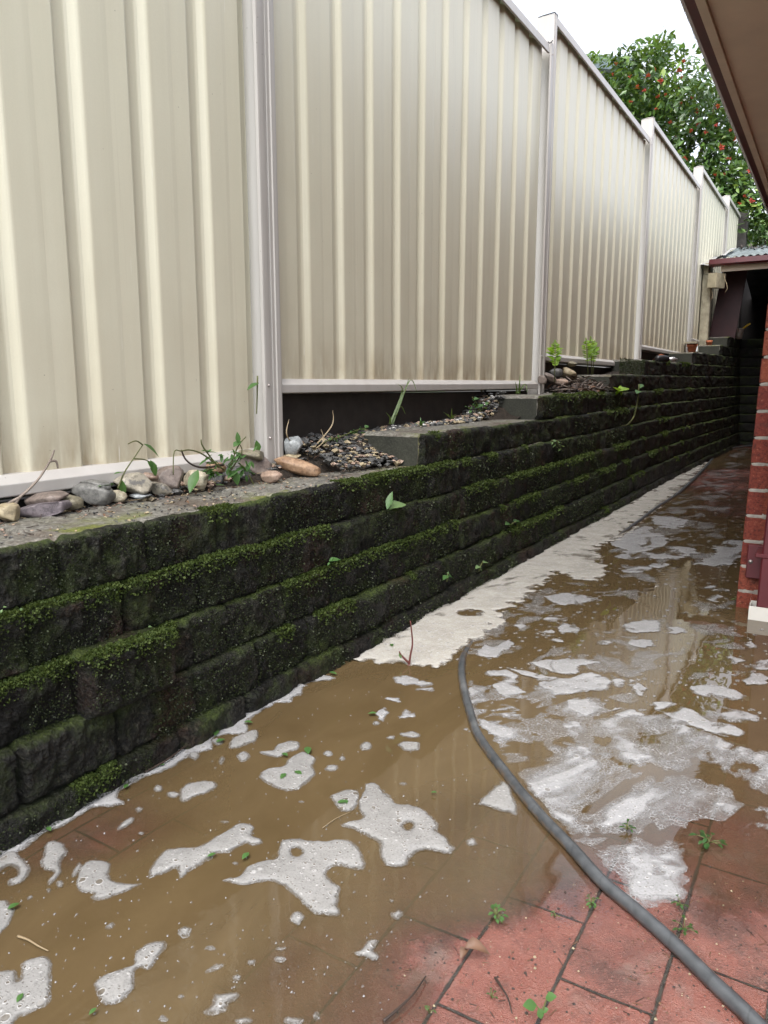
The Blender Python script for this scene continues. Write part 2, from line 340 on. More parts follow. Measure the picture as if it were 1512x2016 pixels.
FENCE, TRIM, BLOCK, CAP, BEND = m_fence(), m_fence_trim(), m_block(), m_cap(), m_blockend()
PAVER, WATER, SOIL, BRICK, HOSE = m_paver(), m_water(), m_soil(), m_brick(), m_hose()
FOAM = m_foam('grey white foam', (.235, .23, .22), (.34, .335, .325), 1.0, .0065); FOAMB = m_foam('cream foam bank', (.42, .395, .34), (.64, .62, .575), .6, .010, .97)
FOAMW = m_foam('thin foam with painted sky sheen', (.30, .30, .30), (.46, .46, .465), .8, .008, .92)  # whiter than the grey foam: sky reflection put into the colour
FOAMF = m_foam('drifting foam film', (.30, .30, .30), (.46, .46, .465), .9, .018, .85)  # film colour carries the same painted sky whiteness
FOAMM = m_foam('layered foam with painted sky sheen', (.31, .31, .31), (.46, .46, .465), .8, .0055, .95)  # raised white paints the sky's sheen onto these layers
MOSS = leafmat('moss leaves', [(0, (.030, .050, .010)), (.5, (.056, .083, .017)), (1, (.092, .122, .028))], .7, .15, .3)
MOSSD = leafmat('dark wall algae leaves', [(0, (.006, .008, .004)), (.5, (.022, .034, .010)), (.86, (.050, .066, .02)), (1, (.17, .19, .13))], .6, .1, .35)
GREEN = leafmat('weed leaf', [(0, (.045, .12, .03)), (1, (.10, .22, .06))]); FERN = leafmat('young fern frond', [(0, (.16, .32, .015)), (1, (.30, .48, .03))], .45, .35)
PALE = leafmat('pale broad leaf', [(0, (.15, .26, .10)), (1, (.24, .36, .15))]); GRASS = leafmat('grass blade', [(0, (.06, .12, .03)), (1, (.14, .20, .06))])
STEM = simple('green stem', (.09, .10, .03)); DRY = simple('dry stalk', (.25, .19, .11)); TWIG = simple('grey twig', (.22, .18, .15), .8, .3, 40)
DARKTWIG = simple('dark twig', (.035, .022, .016), .6, .3, 40); REDSTEM = simple('red stem', (.10, .02, .015), .5)
PLANK = simple('black stained timber', (.024, .021, .019), .7, .4, 12, .004, 30); MORTAR = simple('grey mortar', (.36, .33, .29), .85, .25, 40, .004, 120)
GUTTER = simple('maroon painted gutter', (.10, .022, .026), .35, .2, 6); FASCIA = simple('beige painted fascia', (.72, .60, .49), .6, .1, 5); SOFFIT = simple('beige fibre cement soffit', (.80, .66, .54), .75, .10, 2.5)
PIPE = simple('maroon downpipe', (.095, .013, .018), .4, .15, 8); PLASTIC = simple('off white plastic', (.74, .72, .66), .45, .08); SCREW = simple('zinc screw', (.42, .38, .36), .35, .2, 50, metal=.7)
OLDWOOD = simple('weathered pale timber post', (.33, .30, .22), .85, .35, 14, .006, 40); NEWWOOD = simple('sawn pale timber', (.33, .29, .20), .75, .25, 18, .004, 50); DARKWOOD = simple('old dark timber', (.05, .045, .042), .85, .4, 15, .008, 30)
ZINC = simple('galvanised corrugated sheet', (.13, .155, .155), .5, .4, 6, spec=.4); FLASH = simple('pale flashing', (.34, .335, .33), .4, .15, 8); BOARD = simple('maroon board', (.062, .015, .017), .5, .3, 6)
BLACK = simple('black plastic', (.012, .012, .014), .4); SILVER = simple('silver fitting', (.62, .62, .62), .3, .1, metal=.6); TERRA = simple('terracotta', (.42, .13, .06), .75, .2, 20)
YELLOW = simple('yellow plastic', (.75, .50, .04), .4, .05); DARKIN = simple('shed interior shade', (.02, .018, .018), .9); RED = leafmat('red blossom', [(0, (.38, .025, .02)), (1, (.60, .07, .05))], .5, .3)  # DARKIN: shade inside the shed put into a near-black colour
TREELEAF = leafmat('glossy tree leaf', [(0, (.020, .048, .016)), (.42, (.050, .11, .028)), (.60, (.12, .23, .05)), (.80, (.26, .42, .08)), (1, (.42, .46, .09))], .30, .25, .6, 2.2); BARK = simple('grey brown bark', (.09, .07, .055), .85, .35, 20, .01, 40)
HILLLEAF = leafmat('hill shrub leaf', [(0, (.06, .10, .03)), (.6, (.13, .20, .06)), (1, (.25, .33, .11))], .45, .3); BLUEROOF = simple('blue grey roof', (.10, .14, .16), .5, .1, 3); COB = simple('cobweb', (.45, .43, .40), .9)
DLEAF = simple('dead brown leaf', (.12, .062, .034), .55, .4, 40, .002, 80); GRASSLAND = simple('grass slope', (.05, .075, .025), .9, .4, 3, .03, 30)

# ---------------------------------------------------------------- ground, water
def idw(pts, q):
    P = np.array([p[0] for p in pts]); V = np.array([p[1] for p in pts]); r = np.zeros(len(q)); w = np.zeros(len(q))
    for a, v in zip(P, V):
        sc = .12+.12*max(a[1], .5)
        d = np.hypot((q[:, 0]-a[0])/.7, q[:, 1]-a[1])/sc; ww = 1/(d**3+.02); r += ww*v; w += ww
    return r/w
DEPTH_PX = [(100, 1900, 12), (300, 1750, 17), (200, 1640, .7), (270, 1600, 1.6), (150, 1665, 1.5), (240, 1650, 1.2), (150, 1700, 4), (100, 1760, 14), (350, 1560, 12), (600, 1500, 22), (600, 1700, 15), (450, 1850, 10), (700, 1800, 5.5), (600, 1880, 2.6), (760, 1950, 1.0), (850, 1880, .2), (900, 1750, 5), (1000, 1690, 5), (1080, 1700, 2.5), (1130, 1765, -.8), (960, 1900, -3), (1100, 1900, -4), (1300, 2000, -5), (1300, 1800, -2.5), (1430, 1760, .4), (1500, 1700, 2), (1440, 1850, -1), (1400, 1660, .6), (1500, 1560, 4), (1250, 1650, 3.5), (1200, 1500, 13), (900, 1400, 25), (1000, 1200, 30), (700, 1330, 25), (1300, 1300, 25), (1400, 1150, 25), (1300, 1050, 17), (1395, 985, .8), (1440, 930, -1), (1445, 1000, 2), (1380, 930, .6), (1310, 985, 12), (1350, 965, 3), (1400, 1000, 1.0), (1345, 1000, 6), (1420, 1040, 6), (1410, 960, -.6), (1435, 1000, -1), (1415, 890, 3), (1470, 872, -1), (480, 1990, 4), (1490, 1300, 15), (1500, 1450, 7), (1500, 1900, -2), (300, 1990, 12), (1350, 915, 10)]
DP = [(np.array(onZ(x, y))[:2], d*.001) for x, y, d in DEPTH_PX]
def depth_at(q): return idw(DP, q)+.0007*fbm(np.c_[q, np.zeros(len(q))], 9, 3)
ys = [-2.0, -1.0, 0]; y = .2
while y < 11.2: ys.append(y); y += max(.012, .012*y*1.4)
xs = list(np.arange(-1.45, .42, .012))+list(np.linspace(.46, 1.6, 8))
def gridmesh(xs, ys, zf):
    X, Y = np.meshgrid(xs, ys); q = np.c_[X.ravel(), Y.ravel()]; z = zf(q); n, m = len(xs), len(ys)
    i = np.arange(n*m).reshape(m, n); f = np.c_[i[:-1, :-1].ravel(), i[:-1, 1:].ravel(), i[1:, 1:].ravel(), i[1:, :-1].ravel()]
    return np.c_[q, z], f
v, f = gridmesh(xs, ys, lambda q: -depth_at(q))
tag(mesh_obj('paved_ground', v.tolist(), f.tolist(), PAVER), kind='structure')
v, f = gridmesh(xs, ys, lambda q: np.full(len(q), 0.0))
dep = depth_at(v[:, :2]); keep = dep[f].max(axis=1) > -.0016
v[:, 2] = np.where(dep < 0, -dep+.0006, np.maximum(0, .0006-dep*.3))
w_o = mesh_obj('flood_water', v.tolist(), f[keep].tolist(), WATER); attr(w_o, 'depth', np.clip(dep, -.01, .05)); tag(w_o, kind='structure')
MB().box(-120, 120, -120, 140, -1.2, -.5).build('ground', GRASSLAND, None, False)['kind'] = 'structure'

# ---------------------------------------------------------------- retaining wall
def zk(k, Y): Y = np.asarray(Y, float); return .05+k*(.108+.0012*np.maximum(0, Y-3))
def curve(k, Y): Y = np.asarray(Y, float); return .075*smooth(Y, 5.5, 10.6)+k*.0015*np.maximum(0, Y-6.5)**1.3
def xf(k, Y): return -(1.09+.018*k)+curve(k, Y)
STARTS = {5: 2.19, 6: 3.40, 7: 4.80, 8: 5.72, 9: 7.75, 10: 9.15, 11: 9.72}
def blocks_of(k):
    r = random.Random(100+k); s = STARTS.get(k, -1.0-.1*(k % 2)); e = []
    y_ = s
    if k == 3: s = y_ = .72-.2*9
    if k == 4: s = y_ = .80-.2*9
    if k == 2: s = y_ = .99-.2*9
    if k == 1: s = y_ = .66-.2*9
    while y_ < 10.75: e.append((y_, y_+.2, r.uniform(-.006, .006), r.uniform(-.003, .003))); y_ += .2
    if k == 2: e = [(a, b, (.042 if abs(b-.99) < .01 else j*.5-.004), t+(.006 if abs(b-.99) < .01 else 0)) for a, b, j, t in e]
    return s, e
wall = thing('retaining_wall', 'long dark mossy stepped retaining wall of split concrete blocks below the cream fence', 'retaining wall')
ledge_pts = []
for k in range(12):
    s0, bl = blocks_of(k); bl_s = np.array([b[0] for b in bl]); jx = np.array([b[2] for b in bl]); jz = np.array([b[3] for b in bl])
    Y = [s0 if k >= 5 else max(s0, -.6)]
    while Y[-1] < 10.7: Y.append(Y[-1]+min(.03, max(.0042, .0042*Y[-1]*1.2)))
    Y = np.array(Y); bi = np.clip(np.searchsorted(bl_s, Y, 'right')-1, 0, len(bl)-1)
    jd = np.minimum(np.abs(Y-bl_s[bi]), np.abs(Y-(bl_s[bi]+.2)))
    groove = np.exp(-(jd/.0062)**2)*.022
    zt = zk(k, Y)+jz[bi]-.35*groove+.003*fbm(np.c_[Y, np.full(len(Y), k*3.1), np.zeros(len(Y))], 9, 3)
    zb = (zk(k-1, Y) if k else np.full(len(Y), -.08))-.004
    x0 = xf(k, Y)+jx[bi]
    if k == 2:                                            # the protruding block's neighbours sit back
        pass
    rows = [(-.235, 1, 0), (-.19, 1, 0), (-.15, 1, 0), (-.11, 1, 0), (-.08, 1, 0), (-.05, 1, 0), (-.03, 1, 0), (-.018, 1, 0), (-.009, .985, .2), (-.003, .95, .6)]+[(0, u, 1) for u in (.89, .82, .74, .66, .58, .5, .42, .34, .26, .18, .10)]+[(-.006, .03, .7), (-.02, 0, 0)]
    V = []
    for ri, (dx, u, amp) in enumerate(rows):
        z = zb+(zt-zb)*u; x = x0+dx-groove*(amp if ri > 6 else 0)
        p = np.c_[x, Y, z]
        d = .0075*fbm(p, 22, 2)+.0060*fbm(p+5, 70, 3)
        if amp > 0: x = x+d*amp
        z = z+(.0022*fbm(p+9, 60, 2) if amp < .5 and u > .5 else .002*fbm(p+3, 40, 2))
        V.append(np.c_[x, Y, z])
    n, m = len(Y), len(rows); V = np.array(V).reshape(-1, 3); i = np.arange(n*m).reshape(m, n)
    Fq = np.c_[i[:-1, :-1].ravel(), i[1:, :-1].ravel(), i[1:, 1:].ravel(), i[:-1, 1:].ravel()]
    mi = np.repeat(np.array([1 if k >= 4 else 0]*7+[0]*(m-8)), n-1)
    faces = Fq.tolist(); mi = mi.tolist()
    # tapered end face of a step block
    if k >= 5:
        ring = [int(i[r_, 0]) for r_ in range(m)]; c0 = V[ring]
        vb = c0.copy(); vb[:, 1] -= .005; vb[:, 2] = np.clip(vb[:, 2], c0[:, 2].min()+.004, c0[:, 2].max()-.006); vb[:, 0] = np.minimum(vb[:, 0], c0[:, 0].max()-.006)
        b0 = len(V); vb2 = np.r_[vb, [[c0[0, 0], vb[0, 1], c0[:, 2].min()]]]
        V = np.r_[V, vb2]
        for r_ in range(m-1): faces.append((ring[r_+1], ring[r_], b0+r_, b0+r_+1)); mi.append(1)
        faces.append(tuple(range(b0, b0+len(vb2)))[::-1]); mi.append(2)
    o = mesh_obj('block_course', V.tolist(), faces, [BLOCK, CAP, BEND], wall, True, mi)
    tn = np.random.default_rng(k+50).random(len(bl)+1); tv = np.tile(tn[bi], m); attr(o, 'tone', np.r_[tv, np.full(len(V)-len(tv), .5)])
    if k >= 5:
        for pl in o.data.polygons[-1:]: pl.use_smooth = False
    near = Y < 7.5
    if near.sum() > 20: ledge_pts.append((k, Y[near], x0[near], zt[near], groove[near]))
# moss tufts on the ledges and leafy algae on the faces
def scatter_leaves(P, N, size, up, name, mat, parent):
    n = len(P); r1 = rng.normal(size=(n, 3)); d = N+r1*.75; d /= np.linalg.norm(d, axis=1)[:, None]
    a = np.cross(d, rng.normal(size=(n, 3))); a /= np.linalg.norm(a, axis=1)[:, None]+1e-9; s = size[:, None]
    V = np.stack([P, P+d*s*.55+a*s*.38, P+d*s, P+d*s*.55-a*s*.38], 1).reshape(-1, 3); i = np.arange(n*4).reshape(n, 4)
    o = mesh_obj(name, V.tolist(), i.tolist(), mat, parent, False); o['kind'] = 'stuff'; return o
Pm, Nm, Sm = [], [], []; Pd, Nd, Sd_ = [], [], []
for k, Y, x0, zt, gr in ledge_pts:
    cov = k < 5
    n = 22000 if k < 5 else 6000
    lo = max(Y[0]+.02, .5); u = rng.random(n); yy = np.exp(np.log(lo)+u*(np.log(7.4)-np.log(lo)))
    xx = np.interp(yy, Y, x0); zz = np.interp(yy, Y, zt)
    mk = fbm(np.c_[yy, np.full(n, k*2.7), np.zeros(n)], 2.3, 3)+.5*fbm(np.c_[yy, np.full(n, k*1.3), np.ones(n)], 14, 2)
    th = {0: 1.1, 1: .55, 2: .25, 3: .15, 4: .55}.get(k, .4)
    if k == 2: mk = mk+np.where(yy < .99, 1.4, 0)
    if k == 3: mk = mk+np.where((yy > .8) & (yy < 1.6), 1.1, 0)
    if k == 4: mk = mk+np.where(((yy > 1.0) & (yy < 1.25)) | ((yy > 1.5) & (yy < 2.3)), .7, 0)
    sel = mk > th; yy, xx, zz = yy[sel], xx[sel], zz[sel]; nn = len(yy)
    t_ = rng.random(nn); dx = np.where(t_ < .7, -rng.random(nn)*.030, rng.random(nn)*.006); dz = np.where(t_ < .7, .001, -rng.random(nn)**2*.028)
    Pm.append(np.c_[xx+dx, yy, zz+dz]); Nm.append(np.c_[np.where(t_ < .7, .45, 1.0), np.full(nn, -.25), np.where(t_ < .7, 1.0, .2)])
    Sm.append((.0038+.0044*rng.random(nn))*np.clip(.75+.22*yy, .8, 2.0))
    n2 = 15000 if k < 5 else 2500
    yy = np.exp(np.log(lo)+rng.random(n2)*(np.log(5)-np.log(lo))); mk = fbm(np.c_[yy, np.full(n2, k*1.9), np.zeros(n2)], 5, 3); yy = yy[mk > -.15]; nn = len(yy)
    zz = np.interp(yy, Y, zt)-rng.random(nn)*.10-.004; Pd.append(np.c_[np.interp(yy, Y, x0)+.002, yy, zz]); Nd.append(np.c_[np.ones(nn), np.full(nn, -.4), np.full(nn, .5)]); Sd_.append((.003+.0035*rng.random(nn)**2)*np.clip(.75+.2*yy, .8, 1.6))
scatter_leaves(np.concatenate(Pm), np.concatenate(Nm), np.concatenate(Sm), 1, 'moss', MOSS, wall)
scatter_leaves(np.concatenate(Pd), np.concatenate(Nd), np.concatenate(Sd_), 1, 'algae', MOSSD, wall)

# the wall across the end of the passage
fw = thing('retaining_wall', 'dark block wall closing the far end of the passage under the shed', 'retaining wall', (0, 0, 0))
for k in range(12):
    X = np.arange(-1.2, .3, .018); yb = 10.42+.012*k; zt = zk(k, 10.4); zb = zk(k-1, 10.4) if k else -.08
    bi = np.floor((X+.1*(k % 2))/.2); jd = np.abs((X+.1*(k % 2))/.2-np.round((X+.1*(k % 2))/.2))*.2; g = np.exp(-(jd/.006)**2)*.012; V = []
    rows = [(.2, 1), (.02, 1), (.006, .97), (0, .9), (0, .7), (0, .5), (0, .3), (.004, .06), (.02, 0)]
    for dy, u in rows:
        p = np.c_[X, np.full(len(X), yb+dy), np.full(len(X), float(zb+(zt-zb)*u))]; p[:, 1] += g+.008*fbm(p, 22, 3); V.append(p)
    n, m = len(X), len(rows); i = np.arange(n*m).reshape(m, n)
    Fq = np.c_[i[:-1, :-1].ravel(), i[1:, :-1].ravel(), i[1:, 1:].ravel(), i[:-1, 1:].ravel()]
    mesh_obj('block_course', np.array(V).reshape(-1, 3).tolist(), Fq.tolist(), BLOCK, fw)

# ---------------------------------------------------------------- fence
POSTS = [-.65, 1.735, 4.10, 6.50, 8.95, 11.17, 12.6]
BOT = [.567, .772, .937, 1.10, 1.29, 1.45]; TOP = [2.33, 2.52, 2.70, 2.875, 3.09, 3.25]
fence = thing('metal_fence', 'tall cream ribbed steel fence stepping uphill bay by bay above the retaining wall', 'fence')
def sheet(y0, y1, zb, zt, ph):
    prof = []; P = .1925; n0 = math.floor((y0-ph)/P)
    for n in range(n0, int((y1-ph)/P)+2):
        b = ph+n*P
        prof += [(b, 0), (b+.004, .0004), (b+.058, -.0002), (b+.072, -.0009), (b+.123, 0), (b+.126, -.0008), (b+.139, -.0175), (b+.142, -.018), (b+.1645, -.018), (b+.168, -.0172), (b+.174, -.0140), (b+.181, -.0075), (b+.186, -.0030), (b+.190, -.0008)]
    prof = [(y_, x_) for y_, x_ in prof if y0 < y_ < y1]
    zs = np.r_[zb, zb+.04, zb+.1, zb+.2, np.linspace(zb+.4, zt, 7)]; V = []; A = []
    for z in zs:
        for y_, x_ in prof: V.append((-1.476+x_+.0015*math.sin(y_*3+z*2), y_, z)); A.append(z-zb)
    n = len(prof); Fq = [(a*n+i, a*n+i+1, (a+1)*n+i+1, (a+1)*n+i) for a in range(len(zs)-1) for i in range(n-1)]
    return V, Fq, A
for b in range(6):
    y0, y1 = POSTS[b]+.03, POSTS[b+1]-.03
    V, Fq, A = sheet(y0, y1, BOT[b]-.03, TOP[b]-.025, .962 if b == 0 else 1.974+.03*(b-1)*.9)
    o = mesh_obj('panel', V, Fq, FENCE, fence, False); attr(o, 'above_base', A)
    a0, a1 = POSTS[b]+.045, POSTS[b+1]-.045; z = BOT[b]
    sl_ = .008 if b else 0
    def rail(pz, name):
        m_ = MB(); n = len(pz); m_.v = [(x_, a0, q) for x_, q in pz]+[(x_, a1, q+sl_) for x_, q in pz]
        m_.f = [(i, (i+1) % n, n+(i+1) % n, n+i) for i in range(n)]+[tuple(range(n))[::-1], tuple(range(n, 2*n))]; m_.m = [0]*len(m_.f)
        o = m_.build(name, TRIM, fence, False); bv = o.modifiers.new('bevel', 'BEVEL'); bv.width = .002; bv.segments = 2; return o
    rail([(-1.52, z), (-1.470, z), (-1.447, z-.018), (-1.447, z-.043), (-1.455, z-.046), (-1.455, z-.040), (-1.512, z-.040), (-1.52, z-.052)], 'bottom_rail')
    z = TOP[b]
    rail([(-1.52, z), (-1.465, z), (-1.450, z-.012), (-1.447, z-.055), (-1.456, z-.058), (-1.458, z-.02), (-1.51, z-.02), (-1.52, z-.055)], 'top_rail')
for j, y_ in enumerate(POSTS[:-1]):
    zb = (BOT[j-1] if j else .5)-.16; zt = TOP[j]+(-.02 if j else 0); X = -1.438
    e = .0025
    def chan(sg, z0, z1):                                   # one C-section opening towards -Y (sg=-1) or +Y (sg=1)
        q = [(-1.535, 0.0005), (-1.535, .042), (-1.535+e, .042), (-1.535+e, .003), (X-e-.004, .003), (X-e-.004, .015), (X-e, .018), (X-e, .033), (X-e-.008, .041), (X-.008, .043), (X-.001, .038), (X, .033), (X, .018), (X-.0035, .015), (X-.0035, .0035), (X-.006, .0005)]
        return MB().prism([(a, y_+sg*b) for a, b in q], z0, z1, 'Z')
    p = chan(1, zb, zt).build('post', TRIM, fence, False)
    chan(-1, zb, (TOP[j-1] if j else TOP[j])+.004).build('channel', TRIM, p, False)
    if j:
        for zz in (BOT[j-1]+.03, BOT[j]-.02, TOP[j-1]-.05):
            MB().lathe([(0, .006), (.0025, .005), (.004, .002), (.004, 0)], (0, 0, 0), 8).build('screw', SCREW, p)
            s_ = p.children[-1]; s_.location = (X, y_-.026, zz); s_.rotation_euler = (0, math.pi/2, 0)
        if j == 2:
            MB().tube([(X-.015, y_-.055, TOP[1]+.004), (X-.006, y_-.06, TOP[1]-.006), (X+.001, y_-.05, TOP[1]+.002), (X+.003, y_-.04, TOP[1]+.012)], .003, 6).build('wire_tie', BLACK, p)
        zt_ = zt
        MB().tube([(-1.533, y_+.002, zt_), (-1.50, y_+.001, zt_+.003), (X-.004, y_, zt_+.004), (X-.002, y_+.02, zt_+.001), (X, y_+.03, zt_+.002), (X-.004, y_+.05, zt_)], .0028, 6).build('cut_edge', BLACK if j < 3 else SCREW, p)
# black planks under the rails
pd = [(0, .40, .505, 'black plank in the dark gap under the lowest fence bay'), (1, .40, .7235, 'wide black timber plank behind the gravel under the second fence bay'), (2, .55, .886, 'short black plank behind the leaf litter under the third fence bay'), (3, .7, 1.05, 'black plank mostly hidden behind blocks under the fourth fence bay')]
for b, z0, z1, lab in pd:
    o = MB().box(-1.535, -1.505, POSTS[b]+.055, POSTS[b+1]-.055, z0, z1).build('timber_plank', PLANK, None, False)
    tag(o, lab, 'plank', 'planks closing the gap below the fence')
# old timber post and the neighbour's fence further uphill
q0, q1 = onX(1450, 478, -1.5), onX(1474, 425, -1.5)
tag(MB().box(-1.56, -1.37, 12.62, 12.85, 1.0, 3.30).build('timber_post', DARKWOOD, None, False), 'rough dark old timber post at the uphill end of the cream fence', 'post')
V, Fq, A = sheet(13.0, 15.5, 1.9, 3.15, 13.0)
o = mesh_obj('metal_fence', V, Fq, FENCE, None, True); attr(o, 'above_base', A); tag(o, 'short strip of pale ribbed fence just beyond the dark timber post', 'fence')

# ---------------------------------------------------------------- garden strip and slope behind the fence
gy = np.array([-1, 1.0, 1.92, 2.19, 2.45, 3.2, 3.40, 3.6, 4.15, 4.6, 5.2, 5.9, 7.7, 9.2, 12.6]); gz = np.array([.455, .465, .53, .56, .585, .60, .655, .66, .685, .74, .79, .89, 1.0, 1.13, 1.3])
ys2 = np.r_[np.arange(-.6, 5, .02), np.arange(5, 12.6, .06)]; xs2 = np.array([-1.56, -1.52, -1.50, -1.47, -1.44, -1.41, -1.38, -1.35, -1.32, -1.29])
def bedz(q):
    z = np.interp(q[:, 1], gy, gz)+.006*fbm(np.c_[q, np.zeros(len(q))], 14, 3)
    z = z-.05*smooth(q[:, 0], -1.40, -1.33)*(np.interp(q[:, 1], [0, 4.1, 4.3, 5.0, 5.2], [1, 1, -.1, -.1, 1]))
    return z
v, f = gridmesh(xs2, ys2, bedz); tag(mesh_obj('garden_bed', v.tolist(), f.tolist(), SOIL), kind='structure')
def bed(x, y): return float(bedz(np.array([[x, y]]))[0])
ysl = np.linspace(-6, 40, 47); xsl = np.r_[np.linspace(-30, -2, 24), -1.56]
v, f = gridmesh(xsl, ysl, lambda q: np.interp(q[:, 1], [-6, 1, 3.9, 4.3, 6.3, 6.7, 9, 14, 40], [.3, .62, .80, .96, 1.0, 1.14, 1.34, 1.7, 3.0])+.04*fbm(np.c_[q, np.zeros(len(q))], 1, 2)+np.maximum(0, -2-q[:, 0])*.03-.05)
tag(mesh_obj('grass_slope', v.tolist(), f.tolist(), GRASSLAND), kind='structure')

# ---------------------------------------------------------------- house
def bricks(mb, o, ux, n_len, z0, z1, nrm, L=.23, Hh=.076, g=.011, depth=.05):
    o = Vector(o); ux = Vector(ux); nrm = Vector(nrm); c = 0; z = z0
    while z < z1-.02:
        s = -(.5*(L+g)) if c % 2 else 0
        while s < n_len:
            a, b = max(s, 0), min(s+L, n_len); s += L+g
            if b-a < .02: continue
            j = random.uniform(-.0015, .0015); dz = random.uniform(-.001, .001)
            p = [o+ux*a, o+ux*b]; e = .0025
            zz0, zz1 = z+dz, min(z+Hh+dz, z1)
            f0, f1 = nrm*(-depth), nrm*(j)
            v = [p[0]+f0+Vector((0, 0, zz0)), p[1]+f0+Vector((0, 0, zz0)), p[1]+f0+Vector((0, 0, zz1)), p[0]+f0+Vector((0, 0, zz1))]
            m1 = nrm*(j-e); v += [q-f0+m1 for q in v[:4]]
            ip = [p[0]+ux*e, p[1]-ux*e]; v += [ip[0]+f1+Vector((0, 0, zz0+e)), ip[1]+f1+Vector((0, 0, zz0+e)), ip[1]+f1+Vector((0, 0, zz1-e)), ip[0]+f1+Vector((0, 0, zz1-e))]
            fs = [(8, 9, 10, 11)]
            for A, B in ((0, 4), (4, 8)):
                for i in range(4): fs.append((A+i, A+(i+1) % 4, B+(i+1) % 4, B+i))
            mb.add(v, fs)
        z += Hh+g; c += 1
house = thing('brick_house', 'red brick house with beige eaves and maroon gutter along the right of the passage', 'house')
mb = MB()
bricks(mb, (-.235, 10.38, 0), (0, -1, 0), 7.66, -.022, 2.2, (-1, 0, 0)); bricks(mb, (-.235, 2.72, 0), (1, 0, 0), 1.2, -.022, 2.2, (0, -1, 0))
bricks(mb, (.95, 2.7, 0), (0, -1, 0), 1.6, -.022, 2.2, (-1, 0, 0))
wl = mb.build('wall', BRICK, house, False)
# squeezed-out mortar along the pier's corner
mm = MB()
for i in range(-1, 26):
    z = -.022+i*.087+.0815
    for s in range(9):
        w = random.uniform(.012, .020); x = max(-.2345+w, -.222+s*.014+random.uniform(-.008, .008)); t = random.uniform(.006, .0105)
        mm.lathe([(0, -t), (w*.6, -t*.8), (w, 0), (w*.6, t*.8), (0, t)], (0, 0, 0), 8); n0 = len(mm.v)-40
        for q in range(n0, len(mm.v)):
            vx, vy, vz = mm.v[q]; mm.v[q] = (x+vx, 2.7215-abs(vy)*.12, z+vz+.002*math.sin(vx*200))
mm.box(-.231, .94, 2.724, 10.36, -.1, 2.199); mm.box(.954, 1.1, 1.1, 2.70, -.1, 2.199)
mm.build('mortar', MORTAR, wl, False)
MB().box(-.556, 1.3, 1.1, 9.25, 2.205, 2.22).build('soffit', SOFFIT, house, False)
MB().box(-.5925, -.559, 1.1, 9.25, 2.192, 2.36).build('fascia', FASCIA, house, False)
MB().prism([(-.5945, 2.2), (-.632, 2.2), (-.642, 2.206), (-.650, 2.225), (-.656, 2.25), (-.676, 2.28), (-.682, 2.30), (-.690, 2.304), (-.690, 2.309), (-.677, 2.308), (-.650, 2.26), (-.640, 2.212), (-.5945, 2.206)], 1.1, 9.25, 'Y').build('gutter', GUTTER, house, False)
MB().prism([(-.66, 2.33), (1.4, 3.0), (1.4, 3.05), (-.66, 2.36)], 1.05, 9.3, 'Y').build('roof', simple('dark roof tile', (.10, .05, .04), .8), house, False)
mb = MB(); yy = 2.2
while yy < 8.5:
    yy += random.uniform(.006, .022); z = random.uniform(2.235, 2.30); x = -.645-(z-2.2)*.38
    l = random.uniform(.01, .03); mb.tube([(x-.002, yy, z), (x+random.uniform(-.008, .006)+.012, yy+random.uniform(-.015, .03), z-l), (x+.018, yy+random.uniform(.0, .03), z-l*1.3)], .0005+.00008*yy, 4, 0, False)
cw = mb.build('cobweb', COB, house, False); cw['kind'] = 'stuff'
# downpipe on the pier with bracket, and the drain collar it drops into
dp = MB(); dp.prism([(-.161, 2.60), (-.069, 2.60), (-.064, 2.605), (-.064, 2.65), (-.069, 2.655), (-.161, 2.655), (-.166, 2.65), (-.166, 2.605)], .035, 2.2, 'Z')
d_o = dp.build('downpipe', PIPE, house, False)
b_o = MB().box(-.212, -.062, 2.703, 2.716, .11, .225).box(-.181, -.069, 2.597, 2.702, .205, .219).build('bracket', PIPE, d_o, False); bv = b_o.modifiers.new('b', 'BEVEL'); bv.width = .003
MB().lathe([(0, .006), (.004, .005), (.007, .002), (.007, 0)], (0, 0, 0), 12).build('screw', SCREW, d_o)
s_ = d_o.children[-1]; s_.location = (-.200, 2.7025, .168); s_.rotation_euler = (math.pi/2, 0, 0)
col = MB(); x0, x1, y0, y1 = -.181, -.068, 2.594, 2.662
for a, b, c, d in ((x0-.004, x0, y0-.004, y1+.004), (x1, x1+.004, y0-.004, y1+.004), (x0, x1, y0-.004, y0), (x0, x1, y1, y1+.004)): col.box(a, b, c, d, -.03, .045)
col.add([(x0-.004, y0-.004, .045), (x0, y0+.004, .085), (x0-.004, y0+.02, .045)], [(0, 1, 2)])
tag(col.build('drain_collar', PLASTIC, None, False), 'off white plastic drain collar in the water under the maroon downpipe', 'drain pipe')

for o_ in (wl, wl.children[0], d_o):                                 # the old pier leans a touch away from the passage
    for q in o_.data.vertices: q.co.x += .019*max(0, q.co.z)
